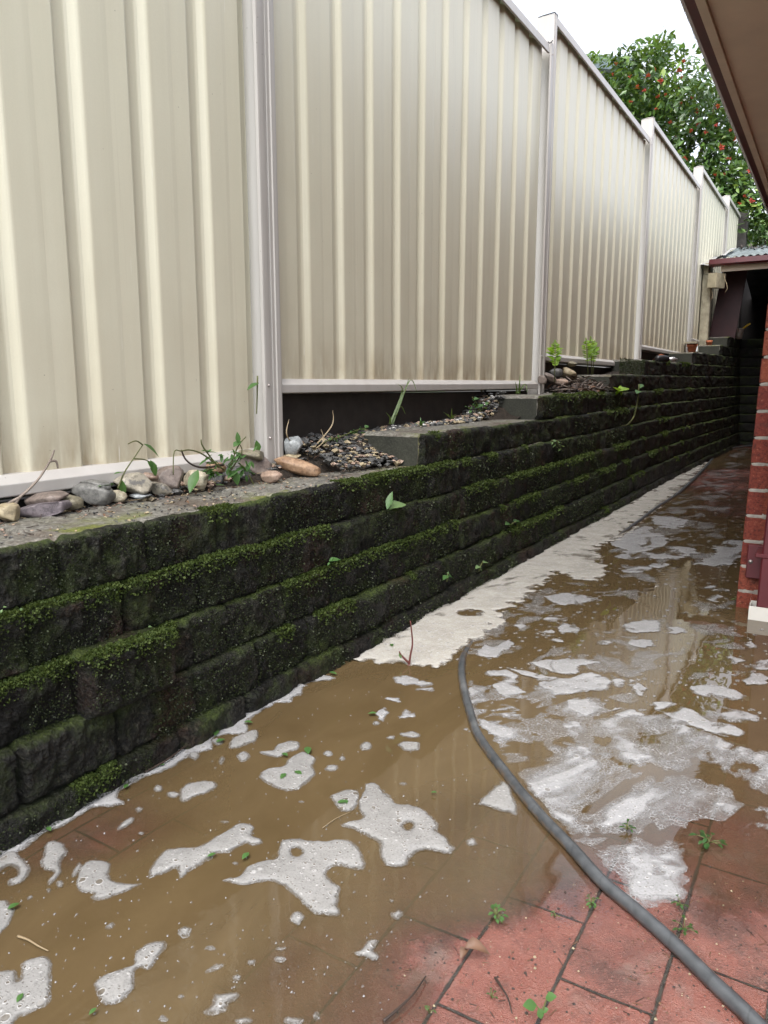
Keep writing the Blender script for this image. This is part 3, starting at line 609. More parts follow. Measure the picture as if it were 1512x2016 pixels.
# ---------------------------------------------------------------- shed at the end
shed = thing('garden_shed', 'low open shed with corrugated roof and maroon gutter at the end of the passage', 'shed')
V = []; Fq = []; xsr = np.arange(-1.27, .35, .0085); nn = len(xsr)
for Y_, z_ in ((9.50, 2.195), (10.2, 2.35), (11.05, 2.535)):
    for x in xsr: V.append((x, Y_, z_+.009*math.sin(x*2*math.pi/.076)))
for a in range(2):
    for i in range(nn-1): Fq.append((a*nn+i, a*nn+i+1, (a+1)*nn+i+1, (a+1)*nn+i))
ro = mesh_obj('roof', V, Fq, ZINC, shed); so_ = ro.modifiers.new('t', 'SOLIDIFY'); so_.thickness = .003
MB().prism([(11.05, 2.52), (13.2, 2.1), (13.2, 2.08), (11.05, 2.50)], -1.27, .35, 'X').build('rear_roof', ZINC, shed, False)
MB().prism([(9.43, 2.175), (9.425, 2.12), (9.45, 2.10), (9.54, 2.10), (9.54, 2.185), (9.535, 2.185), (9.53, 2.115), (9.455, 2.115), (9.437, 2.175)], -1.385, .3, 'X').build('gutter', simple('maroon wet gutter', (.075, .010, .012), .25), shed, False)
MB().box(-1.27, .3, 9.545, 9.575, 2.045, 2.19).build('fascia', FASCIA, shed, False)
V = []; Fq = []
for i, x in enumerate(np.linspace(-1.50, -1.22, 12)):
    for j, y_ in enumerate(np.linspace(9.44, 10.4, 8)):
        V.append((x, y_, 2.115+.10*smooth(x, -1.40, -1.24)+(y_-9.44)*.235+.01*math.sin(x*40+y_*7)))
for i in range(11):
    for j in range(7): Fq.append((i*8+j, i*8+j+1, (i+1)*8+j+1, (i+1)*8+j))
fl = mesh_obj('flashing', V, Fq, FLASH, shed); q = fl.modifiers.new('t', 'SOLIDIFY'); q.thickness = .004
po = MB().box(-1.462, -1.362, 9.56, 9.66, 1.05, 2.03).box(-1.458, -1.40, 9.565, 9.655, 2.03, 2.16).build('post', OLDWOOD, shed, False); q = po.modifiers.new('b', 'BEVEL'); q.width = .006
bm_ = MB().box(-.055, .055, -.09, .08, -.08, .08).build('beam_end', NEWWOOD, shed, False); bm_.location = (-1.30, 9.52, 1.945); bm_.rotation_euler = (.0, .06, -.45)
pn = MB().add([(-1.42, 10.05, 1.30), (-1.125, 10.05, 1.30), (-1.05, 10.12, 2.12), (-1.33, 10.12, 2.12), (-1.42, 10.075, 1.30), (-1.125, 10.075, 1.30), (-1.05, 10.145, 2.12), (-1.33, 10.145, 2.12)], [(0, 1, 2, 3), (7, 6, 5, 4), (0, 4, 5, 1), (1, 5, 6, 2), (2, 6, 7, 3), (3, 7, 4, 0)]).build('board', BOARD, shed, False)
MB().box(-1.9, .3, 13.15, 13.2, .6, 2.75).build('back_wall', DARKIN, shed, False); MB().box(-1.445, -1.43, 11.0, 13.15, 1.0, 2.3).build('side_wall', DARKIN, shed, False)  # unseen walls built to keep the shed dark, near-black in place of shade
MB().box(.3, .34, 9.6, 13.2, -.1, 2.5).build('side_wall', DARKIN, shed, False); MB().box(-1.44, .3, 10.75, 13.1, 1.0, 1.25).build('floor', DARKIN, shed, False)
mb = MB(); mb.tube([(-1.235, 9.5, 2.03), (-1.20, 9.46, 1.93), (-1.185, 9.44, 1.90), (-1.17, 9.43, 1.84), (-1.19, 9.42, 1.80)], .003, 5); mb.tube([(-1.345, 9.5, 1.85), (-1.33, 9.46, 1.80), (-1.325, 9.45, 1.74), (-1.345, 9.44, 1.73)], .003, 5)
mb.build('dead_vine', DRY, shed)
mb = MB()
for i in range(150):
    x = random.uniform(-1.24, -.6); y_ = random.uniform(10.3, 11.05); z = 2.195+(y_-9.5)*.22+.012
    mb.leaf((x, y_, z), (random.uniform(-1, 1), random.uniform(-1, 1), random.uniform(-.1, .6)), (0, 0, 1), random.uniform(.03, .07), .022)
lt = mb.build('leaf_litter', DARKTWIG, None, False); tag(lt, 'dead brown leaf litter caught on the corrugated shed roof', 'leaf litter', kind='stuff')
c = onY(1454, 667, 10.5); c.z = 1.338
bk = thing('bucket', 'small white plastic tub on the end wall beside the maroon board', 'bucket', c)
MB().lathe([(0, .002), (.040, .002), (.054, .115), (.060, .118), (.060, .126), (.052, .126), (.038, .008), (0, .008)], c, 20).build('tub', PLASTIC, bk)
tag(MB().tube([c+Vector((.0, 0, .03)), c+Vector((.045, -.01, .125)), c+Vector((.10, -.02, .17)), c+Vector((.125, -.025, .182))], [.012, .012, .012, .009], 8).build('brush_handle', YELLOW), 'yellow tool handle leaning out of the white tub', 'tool')
p0, p1, p2 = onX(1318, 703, -1.22), onX(1345, 706, -1.22), onX(1361, 708, -1.22)
p0.x = p1.x = p2.x = -1.215; zz = float(zk(8, p0.y))+.022
nz_ = thing('spray_nozzle', 'black cylindrical nozzle with silver tip lying on the wall step', 'nozzle', (p0.x, p0.y, zz))
e0 = Vector((-1.285, p0.y-.22, zz)); e1 = Vector((-1.205, p0.y-.12, zz-.002)); e2 = e1+(e1-e0).normalized()*.085
d = (e1-e0); MB().tube([e0, e0+d*.12, e0+d*.5, e0+d*.9, e1], [.013, .026, .028, .026, .016], 14).build('body', BLACK, nz_)
MB().tube([e1, e1+(e2-e1)*.3, e1+(e2-e1)*.35, e1+(e2-e1)*.7, e1+(e2-e1)*.72, e2], [.013, .013, .017, .017, .010, .010], 12).build('tip', SILVER, nz_)
def pot(c, r, h, lab, rot=(0, 0, 0)):
    o = MB().lathe([(0, 0), (r*.68, 0), (r*.92, h*.72), (r, h*.72), (r*1.02, h), (r*.88, h), (r*.62, h*.06), (0, h*.06)], (0, 0, 0), 18).build('terracotta_pot', TERRA); o.location = c; o.rotation_euler = rot
    tag(o, lab, 'pot', 'terracotta pots along the fence foot')
a = onX(1292, 704, -1.42); pot((-1.43, a.y, bed(-1.42, a.y)+.0), .05, .09, 'terracotta pot lying in the gap below the fourth fence bay', (1.3, .2, .9))
pot((-1.40, 8.78, 1.10), .055, .10, 'terracotta pot under a grey timber offcut by the pale post', (0, 0, 0)); pot((-1.33, 9.50, 1.165), .035, .11, 'narrow terracotta pot tucked at the foot of the pale post', (0, 0, 0))
o = MB().box(-1.47, -1.345, 8.70, 8.86, 1.204, 1.225).build('timber_offcut', OLDWOOD, None, False); tag(o, 'grey timber offcut lying on a small terracotta pot', 'timber')

# ---------------------------------------------------------------- hose
hp = [(1560, 2105, 1), (1530, 2070, 1), (1465, 2003, 1), (1405, 1947, 1), (1330, 1872, 1), (1254, 1802, 1), (1184, 1741, 1), (1124, 1671, 1), (1063, 1606, 1), (998, 1525, 1), (943, 1450, 1), (925, 1400, 1), (912, 1350, 1), (909, 1310, 1), (917, 1278, .4), (945, 1240, 0), (1000, 1190, 0), (1055, 1146, .25), (1130, 1100, 0), (1200, 1062, .1), (1244, 1036, 1), (1295, 998, 1), (1340, 968, 1), (1380, 930, 1), (1410, 896, 1), (1435, 884, 1), (1481, 879, 1), (1512, 880, 1)]
P = [onZ(x, y, .004) for x, y, _ in hp]; L = [q for _, _, q in hp]
def crom(P, n):
    out = []
    for i in range(len(P)-1):
        p0, p1, p2, p3 = P[max(i-1, 0)], P[i], P[i+1], P[min(i+2, len(P)-1)]
        for t in np.linspace(0, 1, n, endpoint=False):
            out.append(.5*((2*p1)+(p2-p0)*t+(2*p0-5*p1+4*p2-p3)*t*t+(3*p1-p0-3*p2+p3)*t**3))
    out.append(P[-1]); return out
pts = crom([np.array(list(p)+[l]) for p, l in zip(P, L)], 10); pts = np.array(pts)
dp_ = depth_at(pts[:, :2]); R = .0100
pts[:, 2] = np.where(dp_ < .007, -dp_+R, np.maximum(-dp_+R, .0035))-.0135*(1-np.clip(pts[:, 3], 0, 1))
for _ in range(4): pts[1:-1, 2] = (pts[:-2, 2]+pts[1:-1, 2]*2+pts[2:, 2])/4
mb = MB(); mb.tube([tuple(p[:3]) for p in pts], R, 14)
ho = tag(mb.build('garden_hose', HOSE), 'grey rubber garden hose snaking along the flooded pavers', 'hose')

# ---------------------------------------------------------------- foam
def smooth_poly(pp, n=6):
    P = [np.array(p, float) for p in pp]; N = len(P); out = []
    for i in range(N):
        p0, p1, p2, p3 = P[i-1], P[i], P[(i+1) % N], P[(i+2) % N]
        for t in np.linspace(0, 1, n, endpoint=False): out.append(.5*((2*p1)+(p2-p0)*t+(2*p0-5*p1+4*p2-p3)*t*t+(3*p1-p0-3*p2+p3)*t**3))
    return np.array(out)
def sdf(poly, q):
    a = poly; b = np.roll(poly, -1, 0); d2 = np.full(len(q), 1e9); ins = np.zeros(len(q), bool)
    for (ax, ay), (bx, by) in zip(a, b):
        ex, ey = bx-ax, by-ay; wx, wy = q[:, 0]-ax, q[:, 1]-ay
        t = np.clip((wx*ex+wy*ey)/(ex*ex+ey*ey+1e-12), 0, 1); d2 = np.minimum(d2, (wx-ex*t)**2+(wy-ey*t)**2)
        cnd = (ay > q[:, 1]) != (by > q[:, 1]); ins ^= cnd & (q[:, 0] < ex*(q[:, 1]-ay)/(ey if abs(ey) > 1e-12 else 1e-12)+ax)
    d = np.sqrt(d2); return np.where(ins, d, -d)
def foam_mesh(name, mat, polys, label=None, group=None, h=.0035, holes=(), lace=0.0, edge=.0055, cell=.0026, kind=None, world=False, z0=.0007, cat='foam'):
    wp = [np.array([list(onZ(x, y))[:2] for x, y in smooth_poly(p)]) if not world else np.array(p) for p in polys]
    hp_ = [np.array([list(onZ(x, y))[:2] for x, y in smooth_poly(p)]) for p in holes]
    allp = np.concatenate(wp); x0, y0 = allp.min(0)-.006; x1, y1 = allp.max(0)+.006
    ys = [y0]
    while ys[-1] < y1: ys.append(ys[-1]+cell*max(.8, ys[-1])*1.15)
    ym = (y0+y1)/2; cx_ = cell*max(.8, min(ym, y0*1.6)); xs = np.arange(x0, x1+cx_, cx_)
    X, Y = np.meshgrid(xs, ys); q = np.c_[X.ravel(), Y.ravel()]; q3 = np.c_[q, np.zeros(len(q))]
    sc = np.clip(q[:, 1], .7, 4)
    wob = (np.c_[fbm(q3+3, 28, 3), fbm(q3+8, 28, 3)]*.8+np.c_[fbm(q3+5, 85, 3), fbm(q3+6, 85, 3)]*.38)*(edge*sc)[:, None]
    f = np.full(len(q), -1.0)
    for p in wp: f = np.maximum(f, sdf(p, q+wob))
    for p in hp_: f = np.minimum(f, -sdf(p, q+wob*.5))
    if lace != 0:
        w2 = np.c_[q[:, 0]*1.0+.05*fbm(q3+2, 5, 2), q[:, 1]*.8+.06*fbm(q3+4, 5, 2), np.zeros(len(q))]
        ang = .5; ca, sa = math.cos(ang), math.sin(ang); w3 = np.c_[(w2[:, 0]*ca-w2[:, 1]*sa)*1.3, (w2[:, 0]*sa+w2[:, 1]*ca)*.85, w2[:, 2]]
        ln = fbm(w3, 12, 4)+.4*fbm(w3+7, 48, 2)
        f = np.minimum(f, (ln+lace)*.012)
    n, m = len(xs), len(ys); i = np.arange(n*m).reshape(m, n)
    Fq = np.c_[i[:-1, :-1].ravel(), i[:-1, 1:].ravel(), i[1:, 1:].ravel(), i[1:, :-1].ravel()]; keep = f[Fq].max(1) > -.0015
    Fq = Fq[keep]; used = np.unique(Fq); rm = -np.ones(len(q), int); rm[used] = np.arange(len(used)); Fq = rm[Fq]
    fu = f[used]; qu = q[used]; z = z0+h*(1-np.exp(-np.clip(fu, 0, 1)/.006))*(1+.22*fbm(np.c_[qu, np.zeros(len(qu))], 22, 2))
    dpt = depth_at(qu); z = np.maximum(z, -dpt+.0012+np.clip(z, 0, .004)*.6)
    c0 = np.array([qu[:, 0].mean(), qu[:, 1].mean(), 0])
    o = mesh_obj(name, np.c_[qu, z].tolist(), Fq.tolist(), mat, None, True, None, c0)
    attr(o, 'foam', fu)
    if label: tag(o, label, cat, group)
    if kind: o['kind'] = kind
    return o
def ell(cx, cy, rx, ry, a=0.0, j=.18, n=9):
    r = random.Random(int(cx*7+cy*13)); out = []
    for k in range(n):
        t = 2*math.pi*k/n; s = 1+r.uniform(-j, j); x, y = rx*s*math.cos(t), ry*s*math.sin(t); out.append((cx+x*math.cos(a)-y*math.sin(a), cy+x*math.sin(a)+y*math.cos(a)))
    return out
c7 = lambda pts: [(x/1.99, 1450+y/1.99) for x, y in pts]
c8 = lambda pts: [(752+x/1.99, 1450+y/1.99) for x, y in pts]
cA = lambda pts: [(752+x/1.99, 850+y/1.99) for x, y in pts]
G1 = 'grey foam patches floating on the muddy water'
BIG = [
 ([(875, 570), (940, 545), (1000, 500), (1080, 480), (1090, 425), (1140, 408), (1230, 415), (1330, 410), (1400, 430), (1428, 505), (1370, 520), (1320, 515), (1285, 540), (1300, 575), (1330, 600), (1325, 640), (1340, 690), (1320, 708), (1230, 695), (1180, 650), (1140, 620), (1110, 590), (1060, 568), (1000, 575), (950, 580)], 'three-armed bubbly foam patch with a small hole, largest on the brown water', [[(1142, 450), (1160, 442), (1182, 458), (1172, 472), (1150, 470)]]),
 ([(575, 555), (600, 500), (640, 455), (690, 440), (780, 435), (830, 405), (890, 370), (920, 345), (960, 340), (1000, 360), (1000, 385), (1030, 405), (1025, 425), (990, 435), (960, 425), (900, 460), (850, 465), (820, 490), (760, 525), (710, 558), (690, 520), (660, 530), (620, 545)], 'long sausage-shaped foam patch rising to a round head, above the three-armed one', []),
 ([(300, 590), (305, 540), (320, 505), (350, 490), (400, 490), (430, 505), (430, 540), (450, 565), (500, 580), (555, 575), (530, 592), (500, 610), (440, 630), (380, 645), (355, 630), (370, 615), (320, 612)], 'rounded foam patch with a pointed tail towards the sausage-shaped one', []),
 ([(360, 975), (400, 935), (470, 910), (518, 895), (520, 860), (560, 820), (620, 800), (665, 800), (660, 825), (620, 870), (590, 910), (540, 910), (525, 960), (520, 1000), (480, 1035), (420, 1060), (385, 1040), (375, 1000)], 'dumbbell-shaped foam patch with a narrow waist near the bottom left', []),
 ([(-60, 930), (0, 930), (50, 925), (72, 955), (80, 895), (130, 868), (180, 870), (200, 900), (200, 1000), (190, 1050), (120, 1085), (60, 1110), (30, 1180), (-60, 1180)], 'foam patch with two humps cut by the lower left corner of the picture', []),
 ([(790, 1085), (820, 1060), (830, 1020), (870, 1012), (930, 1010), (935, 1030), (900, 1050), (880, 1080), (820, 1095)], 'thin small grey foam patch over a submerged paver at the bottom', []),
 ([(700, 250), (705, 215), (740, 185), (800, 175), (845, 180), (845, 205), (810, 225), (770, 235), (720, 260)], 'kidney-shaped foam patch alone just off the wall', []),
 ([(1020, 160), (1040, 130), (1100, 120), (1130, 95), (1170, 70), (1210, 65), (1240, 90), (1225, 120), (1240, 140), (1210, 180), (1160, 210), (1100, 210), (1050, 195)], 'broad foam patch carrying two little green leaves', []),
 ([(1010, 60), (1060, 55), (1090, 30), (1130, 20), (1170, 25), (1165, 50), (1130, 70), (1080, 85), (1040, 80)], 'smaller foam patch touching the top of the one with two leaves', []),
 ([(1290, 250), (1310, 225), (1360, 210), (1405, 220), (1405, 260), (1380, 285), (1330, 290)], 'round foam patch with a green sprig beside the large foam patch', []),
 ([(900, 50), (905, 15), (960, -10), (1010, -20), (1020, 5), (960, 35)], 'drop-shaped foam patch near the wall, pointing down left', []),
 ([(-40, 640), (0, 645), (30, 645), (55, 680), (50, 715), (20, 760), (-40, 790)], 'glassy foam patch holding leaf bits at the left picture edge', []),
 ([(160, 520), (180, 420), (240, 415), (272, 450), (245, 500), (240, 540), (200, 580), (190, 560), (205, 530)], 'smeared foam patch trailing down from the wall foot', []),
 ([(-20, 490), (60, 450), (100, 490), (115, 530), (90, 575), (40, 590), (25, 570), (60, 545), (40, 510), (-20, 540)], 'hook-shaped foam patch against the wall foot at the left edge', []),
 ([(1385, 850), (1420, 830), (1440, 800), (1475, 800), (1480, 825), (1465, 845), (1485, 870), (1465, 885), (1430, 870)], 'glassy little foam cluster over the paver edge', []),
]
for pl, lab, ho_ in BIG: foam_mesh('foam_patch', FOAM, [c7(pl)], lab, G1, holes=[c7(h_) for h_ in ho_], h=.0045)
P2 = [(676, 1628), (686, 1618), (711, 1611), (704, 1588), (714, 1566), (718, 1545), (745, 1544), (767, 1570), (782, 1583), (807, 1583), (827, 1591), (847, 1606), (865, 1623), (863, 1636), (878, 1648), (890, 1678), (868, 1681), (842, 1674), (822, 1679), (807, 1691), (797, 1709), (757, 1704), (750, 1681), (745, 1660), (715, 1645)]
foam_mesh('foam_patch', FOAM, [P2], 'large ragged foam patch left of the hose with one pinhole', G1, h=.005, holes=[[(796, 1625), (806, 1620), (814, 1627), (804, 1634)]])
foam_mesh('foam_patch', FOAM, [c8([(370, 255), (440, 200), (480, 178), (545, 295), (500, 300), (460, 292), (400, 270)])], 'triangular foam patch pressed against the left side of the hose', G1)
SM = [(955, 80, 30, 20, -.2), (1430, 40, 25, 18, 0), (1287, 68, 20, 13, 0), (1300, 125, 28, 15, 0), (870, 95, 11, 17, .4), (680, 228, 25, 15, 0), (490, 345, 40, 14, -.6), (725, 768, 33, 24, -.5), (1165, 712, 27, 27, 0), (430, 745, 22, 11, -.5), (840, 910, 40, 13, -.4), (824, 832, 25, 11, 0), (1100, 875, 28, 16, 0), (926, 950, 18, 14, 0), (640, 1110, 20, 16, 0), (958, 1118, 42, 15, 0), (1145, 1116, 40, 17, 0), (235, 578, 18, 17, 0), (190, 605, 10, 11, 0), (115, 635, 15, 9, -.6), (985, 885, 18, 13, 0), (300, 525, 13, 32, .5), (620, 205, 18, 16, 0), (850, 22, 24, 15, 0), (760, 75, 22, 18, 0), (555, 380, 12, 7, 0), (545, 288, 16, 9, -.3), (1180, 258, 12, 6, 0), (710, 1022, 14, 10, 0), (1340, 88, 14, 10, 0), (880, 335, 18, 6, 0), (1100, 832, 20, 8, 0), (920, 500, 13, 8, 0), (1472, -50, 16, 10, 0), (1240, 1098, 16, 18, 0), (1530, 5, 18, 8, 0), (1610, -5, 40, 15, 0), (1605, 40, 45, 20, 0), (1848, 415, 24, 14, 0), (1555, 700, 24, 18, 0), (1580, 187, 15, 6, 0), (1535, 645, 10, 6, 0)]
G2 = 'small round foam islands on the brown water'
for x, y, a, b, r in SM: foam_mesh('foam_island', FOAM, [c7(ell(x, y, a, b, r))], 'small rounded island of grey foam on the brown water left of the hose', G2, h=.003, edge=.0015, cell=.002)
# foam bank hugging the wall
bank = [(690, 1290), (752, 1255), (860, 1195), (960, 1140), (1060, 1080), (1160, 1030), (1250, 985), (1330, 940), (1400, 900), (1450, 868)]
right = [(0, 905), (100, 912), (200, 918), (288, 905), (285, 880), (330, 840), (350, 825), (400, 800), (440, 770), (482, 740), (455, 715), (500, 690), (560, 660), (590, 610), (640, 580), (700, 545), (740, 570), (800, 585), (880, 565), (860, 520), (870, 490), (830, 470), (870, 440), (920, 420), (980, 375), (1050, 320), (1150, 240), (1200, 195), (1240, 155), (1290, 100), (1340, 62), (1400, 32)]
bp = [(x-14, y+2) for x, y in bank]+cA(right)[::-1]
foam_mesh('foam_bank', FOAMB, [bp], 'long creamy foam bank between the mossy wall and the hose', lace=1.35, h=.0045, holes=[cA([(300, 712), (330, 700), (380, 706), (402, 722), (360, 727), (320, 724)])], edge=.016, cell=.0032)
# wet foam fringe along the wall foot nearer the camera
r_ = random.Random(4); yy = np.arange(.56, 1.50, .03); fr = [(-1.13, float(y_)) for y_ in yy]+[(-1.088+.020*abs(math.sin(y_*17+1))*r_.uniform(.3, 1.3)+(0.03 if r_.random() < .16 else 0), float(y_)) for y_ in yy[::-1]]
foam_mesh('foam_fringe', FOAMW, [fr], 'thin white foam fringe along the wall foot in the lower left', h=.003, world=True, edge=.008)
G3 = 'white foam swirls in the right half of the water'
MID = [
 (ell(735, 655, 100, 20), 'long flat foam streak below the hole in the foam bank'), (ell(685, 735, 40, 17), 'oval foam patch left of the pale fence reflection, above a rounder one'),
 ([(690, 770), (705, 745), (735, 738), (765, 765), (785, 780), (760, 798), (715, 800)], 'drop-shaped white foam patch left of the pale fence reflection'),
 (ell(1015, 765, 85, 25), 'feathered foam patch lying on the pale fence reflection'), (ell(1020, 828, 52, 16), 'flat oval foam patch on the lower part of the pale fence reflection'),
 (ell(660, 810, 45, 11, .25), 'slanting thin foam streak under the drop-shaped patch'),
 ([(580, 910), (620, 895), (720, 892), (830, 900), (840, 915), (780, 925), (770, 945), (700, 948), (640, 935)], 'upper layered foam band in the middle of the water'),
 ([(480, 925), (560, 935), (640, 950), (740, 962), (800, 945), (890, 965), (895, 1000), (850, 1020), (790, 1018), (790, 1035), (700, 1035), (640, 1005), (600, 970), (540, 950)], 'large swept foam swirl in the middle of the water'),
 (ell(470, 955, 70, 24, .25), 'rounded foam lobe just right of the hose bend'), (ell(490, 1010, 65, 30, .25), 'second foam lobe below the one at the hose bend'), (ell(515, 1085, 80, 36), 'lowest foam lobe of the stack beside the hose'),
 (ell(780, 1078, 55, 38), 'round bubbly foam patch under the large swept swirl'), (ell(925, 985, 30, 18), 'small foam oval right of the large swept swirl'), (ell(995, 1005, 32, 28, .6), 'bean-shaped foam patch between swirl and sky reflection'),
 (ell(950, 1100, 62, 17, .15), 'thin foam oval on the foot of the fence reflection'), (ell(750, 1150, 33, 14), 'ringed foam oval near the middle of the picture bottom half'),
 (ell(1300, 1020, 100, 28, .15), 'streaky foam patch under the bright sky reflection'), (ell(1440, 960, 75, 28, .2), 'ragged foam patch at the right edge below the pier'), (ell(1375, 900, 40, 18, .2), 'foam oval right of the bright sky reflection'), (ell(1445, 830, 18, 22), 'upright foam blob below the white drain collar'), (ell(1500, 915, 45, 26), 'foam patch cut off by the right picture edge'),
 ([(1060, 1060), (1140, 1060), (1200, 1090), (1260, 1120), (1360, 1150), (1430, 1190), (1340, 1195), (1250, 1170), (1150, 1130), (1080, 1090)], 'long diagonal foam swirl reaching towards the right edge'),
 ([(905, 430), (980, 385), (1010, 372), (1060, 375), (1050, 395), (1100, 400), (1130, 440), (1230, 460), (1220, 485), (1120, 500), (1020, 495), (980, 505), (915, 490), (960, 470), (910, 445)], 'broad white foam raft beside the far bend of the hose'),
 ([(1060, 335), (1110, 330), (1195, 350), (1170, 375), (1100, 380)], 'pale foam streak above the broad white raft'), ([(1290, 450), (1330, 430), (1420, 430), (1420, 480), (1330, 530), (1250, 522), (1190, 520), (1260, 505), (1300, 480)], 'white foam raft against the brick pier'),
 (ell(1000, 542, 58, 11, -.1), 'narrow foam strip above the fence reflection'), (ell(1085, 527, 48, 10), 'second narrow foam strip above the fence reflection'), (ell(1300, 615, 55, 10, .1), 'thin foam sliver between reflection and pier'), (ell(1310, 655, 27, 12), 'small foam oval below the sliver by the pier'),
 (ell(1440, 1120, 32, 14), 'small bubbly foam oval near the right edge'), (ell(550, 768, 28, 13), 'small plain foam oval right of the bank tip'), (ell(650, 785, 22, 8), 'little flat foam oval between two larger ones'),
 ([(355, 865), (400, 838), (450, 840), (480, 815), (515, 820), (490, 850), (470, 885), (420, 885)], 'lacy foam lump off the end of the foam bank'),
 (ell(45, 1050, 33, 11), 'thin foam oval in front of the red stem'), (ell(165, 997, 45, 19), 'foam patch with a notch right of the red stem'), (ell(90, 975, 48, 20), 'foam patch under the red stem'), (ell(95, 1105, 28, 20), 'rounded foam patch below the red stem'), (ell(5, 1110, 20, 30), 'upright foam patch left of the hose below the stem'),
 (ell(1150, 780, 38, 13), 'grey foam oval with rings at the tip of the feathered patch'), (ell(875, 828, 26, 8), 'little foam oval on the brown water left of the reflection'),
]
for pl, lab in MID: foam_mesh('foam_patch', FOAMM, [cA(pl)], lab, G3, h=.003, edge=.007, lace=.75)
sheet_p = [(395, -60), (440, 5), (520, -5), (600, 10), (700, 20), (850, 50), (1000, 60), (1120, 90), (1230, 110), (1262, 158), (1150, 140), (1150, 190), (1190, 222), (1100, 240), (1050, 270), (1110, 300), (1120, 380), (1180, 420), (1190, 530), (1150, 560), (1160, 625), (1080, 640), (990, 628), (960, 590), (980, 520), (920, 480), (880, 500), (830, 470), (790, 400), (720, 350), (650, 290), (600, 240), (560, 190), (520, 140), (470, 80)]
foam_mesh('foam_sheet', FOAMW, [c8(sheet_p)], 'wide bubbly foam sheet spreading right of the hose over the pavers', h=.004, lace=.22, edge=.006, cell=.0022)
film_p = [(925, 1340), (1000, 1370), (1100, 1345), (1220, 1400), (1340, 1420), (1420, 1470), (1560, 1500), (1560, 1690), (1450, 1640), (1380, 1610), (1340, 1660), (1350, 1760), (1290, 1790), (1240, 1770), (1190, 1700), (1120, 1640), (1050, 1560), (990, 1490), (945, 1420)]
foam_mesh('foam_film', FOAMF, [film_p], 'streaky translucent foam film drifting over the shallow water right of the hose', h=.0022, lace=.62, edge=.010, cell=.0026, z0=.0004)
foam_mesh('foam_film', FOAMF, [[(905, 1275), (960, 1200), (1060, 1150), (1180, 1090), (1280, 1070), (1400, 1090), (1450, 1180), (1440, 1330), (1300, 1400), (1150, 1360), (1010, 1350)]], 'faint scattered foam wisps over the reflection of the fence', h=.0018, lace=-.35, edge=.010, cell=.0030, z0=.0004)
foam_mesh('foam_film', FOAMF, [[(1250, 1045), (1330, 985), (1400, 925), (1440, 895), (1470, 890), (1440, 960), (1420, 1060), (1380, 1110), (1290, 1100)]], 'thin foam streaks along the far hose and the red pavers by the pier', h=.0018, lace=-.1, edge=.012, cell=.0034, z0=.0004)
foam_mesh('foam_sheet', FOAMW, [cA([(330, 1010), (370, 1008), (425, 1060), (440, 1110), (500, 1160), (530, 1200), (440, 1200), (385, 1150), (350, 1090)])], 'narrow foam strip hugging the right side of the hose bend', h=.004, lace=.5)
for pl, lab in [([(1170, 30), (1230, 5), (1300, 0), (1400, 40), (1540, 90), (1540, 170), (1450, 150), (1340, 130), (1290, 155), (1270, 110)], 'streaming foam sheet at the right edge above the wet pavers'), ([(1290, 160), (1340, 135), (1540, 180), (1540, 260), (1440, 270), (1380, 240), (1310, 220)], 'second streaming foam sheet at the right edge'), ([(1280, 255), (1340, 260), (1430, 290), (1440, 340), (1400, 380), (1340, 375), (1310, 340), (1350, 310)], 'curled foam patch above the weeds on the right'), ([(1440, 280), (1540, 300), (1540, 380), (1470, 350)], 'foam patch cut by the right edge beside the curled one'), (ell(1475, 395, 20, 15), 'small foam dot below the patch at the right edge'), (ell(1100, -40, 130, 40, .2), 'thin foam smear above the wide bubbly sheet'), (ell(1350, -90, 120, 30, .25), 'thin foam smear near the right edge')]:
    foam_mesh('foam_patch', FOAMW, [c8(pl)], lab, G3, h=.0035, lace=.45, edge=.006)
# flecks
V = []; Fq = []; A = []
def fleck(p, r, st):
    o = len(V); n = 8; V.append((p.x, p.y, .0022)); A.append(.004)
    for rr, z, a_ in ((.65, .0018, .003), (1.0, .0006, .0006)):
        for k in range(n): t = 2*math.pi*k/n; V.append((p.x+r*rr*math.cos(t), p.y+r*rr*st*math.sin(t), z)); A.append(a_)
    for k in range(n): Fq.append((o, o+1+k, o+1+(k+1) % n)); Fq.append((o+1+k, o+9+k, o+9+(k+1) % n, o+1+(k+1) % n))
rf = random.Random(9)
for i in range(1900):
    if i < 1250: x, y = rf.uniform(900, 1512), rf.triangular(895, 1480, 1000)
    else: x, y = rf.uniform(0, 1000), rf.uniform(1350, 2000)
    p = onZ(x, y)
    if p.x < -1.05 or depth_at(np.array([[p.x, p.y]]))[0] < .001 or (p.x > -.25 and p.y > 2.6): continue
    fleck(p, rf.uniform(.0008, .0042)**1.0*(.7+.55*p.y if i < 1250 else .45), rf.uniform(.8, 1.6))
fo = mesh_obj('foam_flecks', V, Fq, FOAMW); attr(fo, 'foam', A); tag(fo, 'tiny white foam flecks scattered over the water', 'foam', kind='stuff')

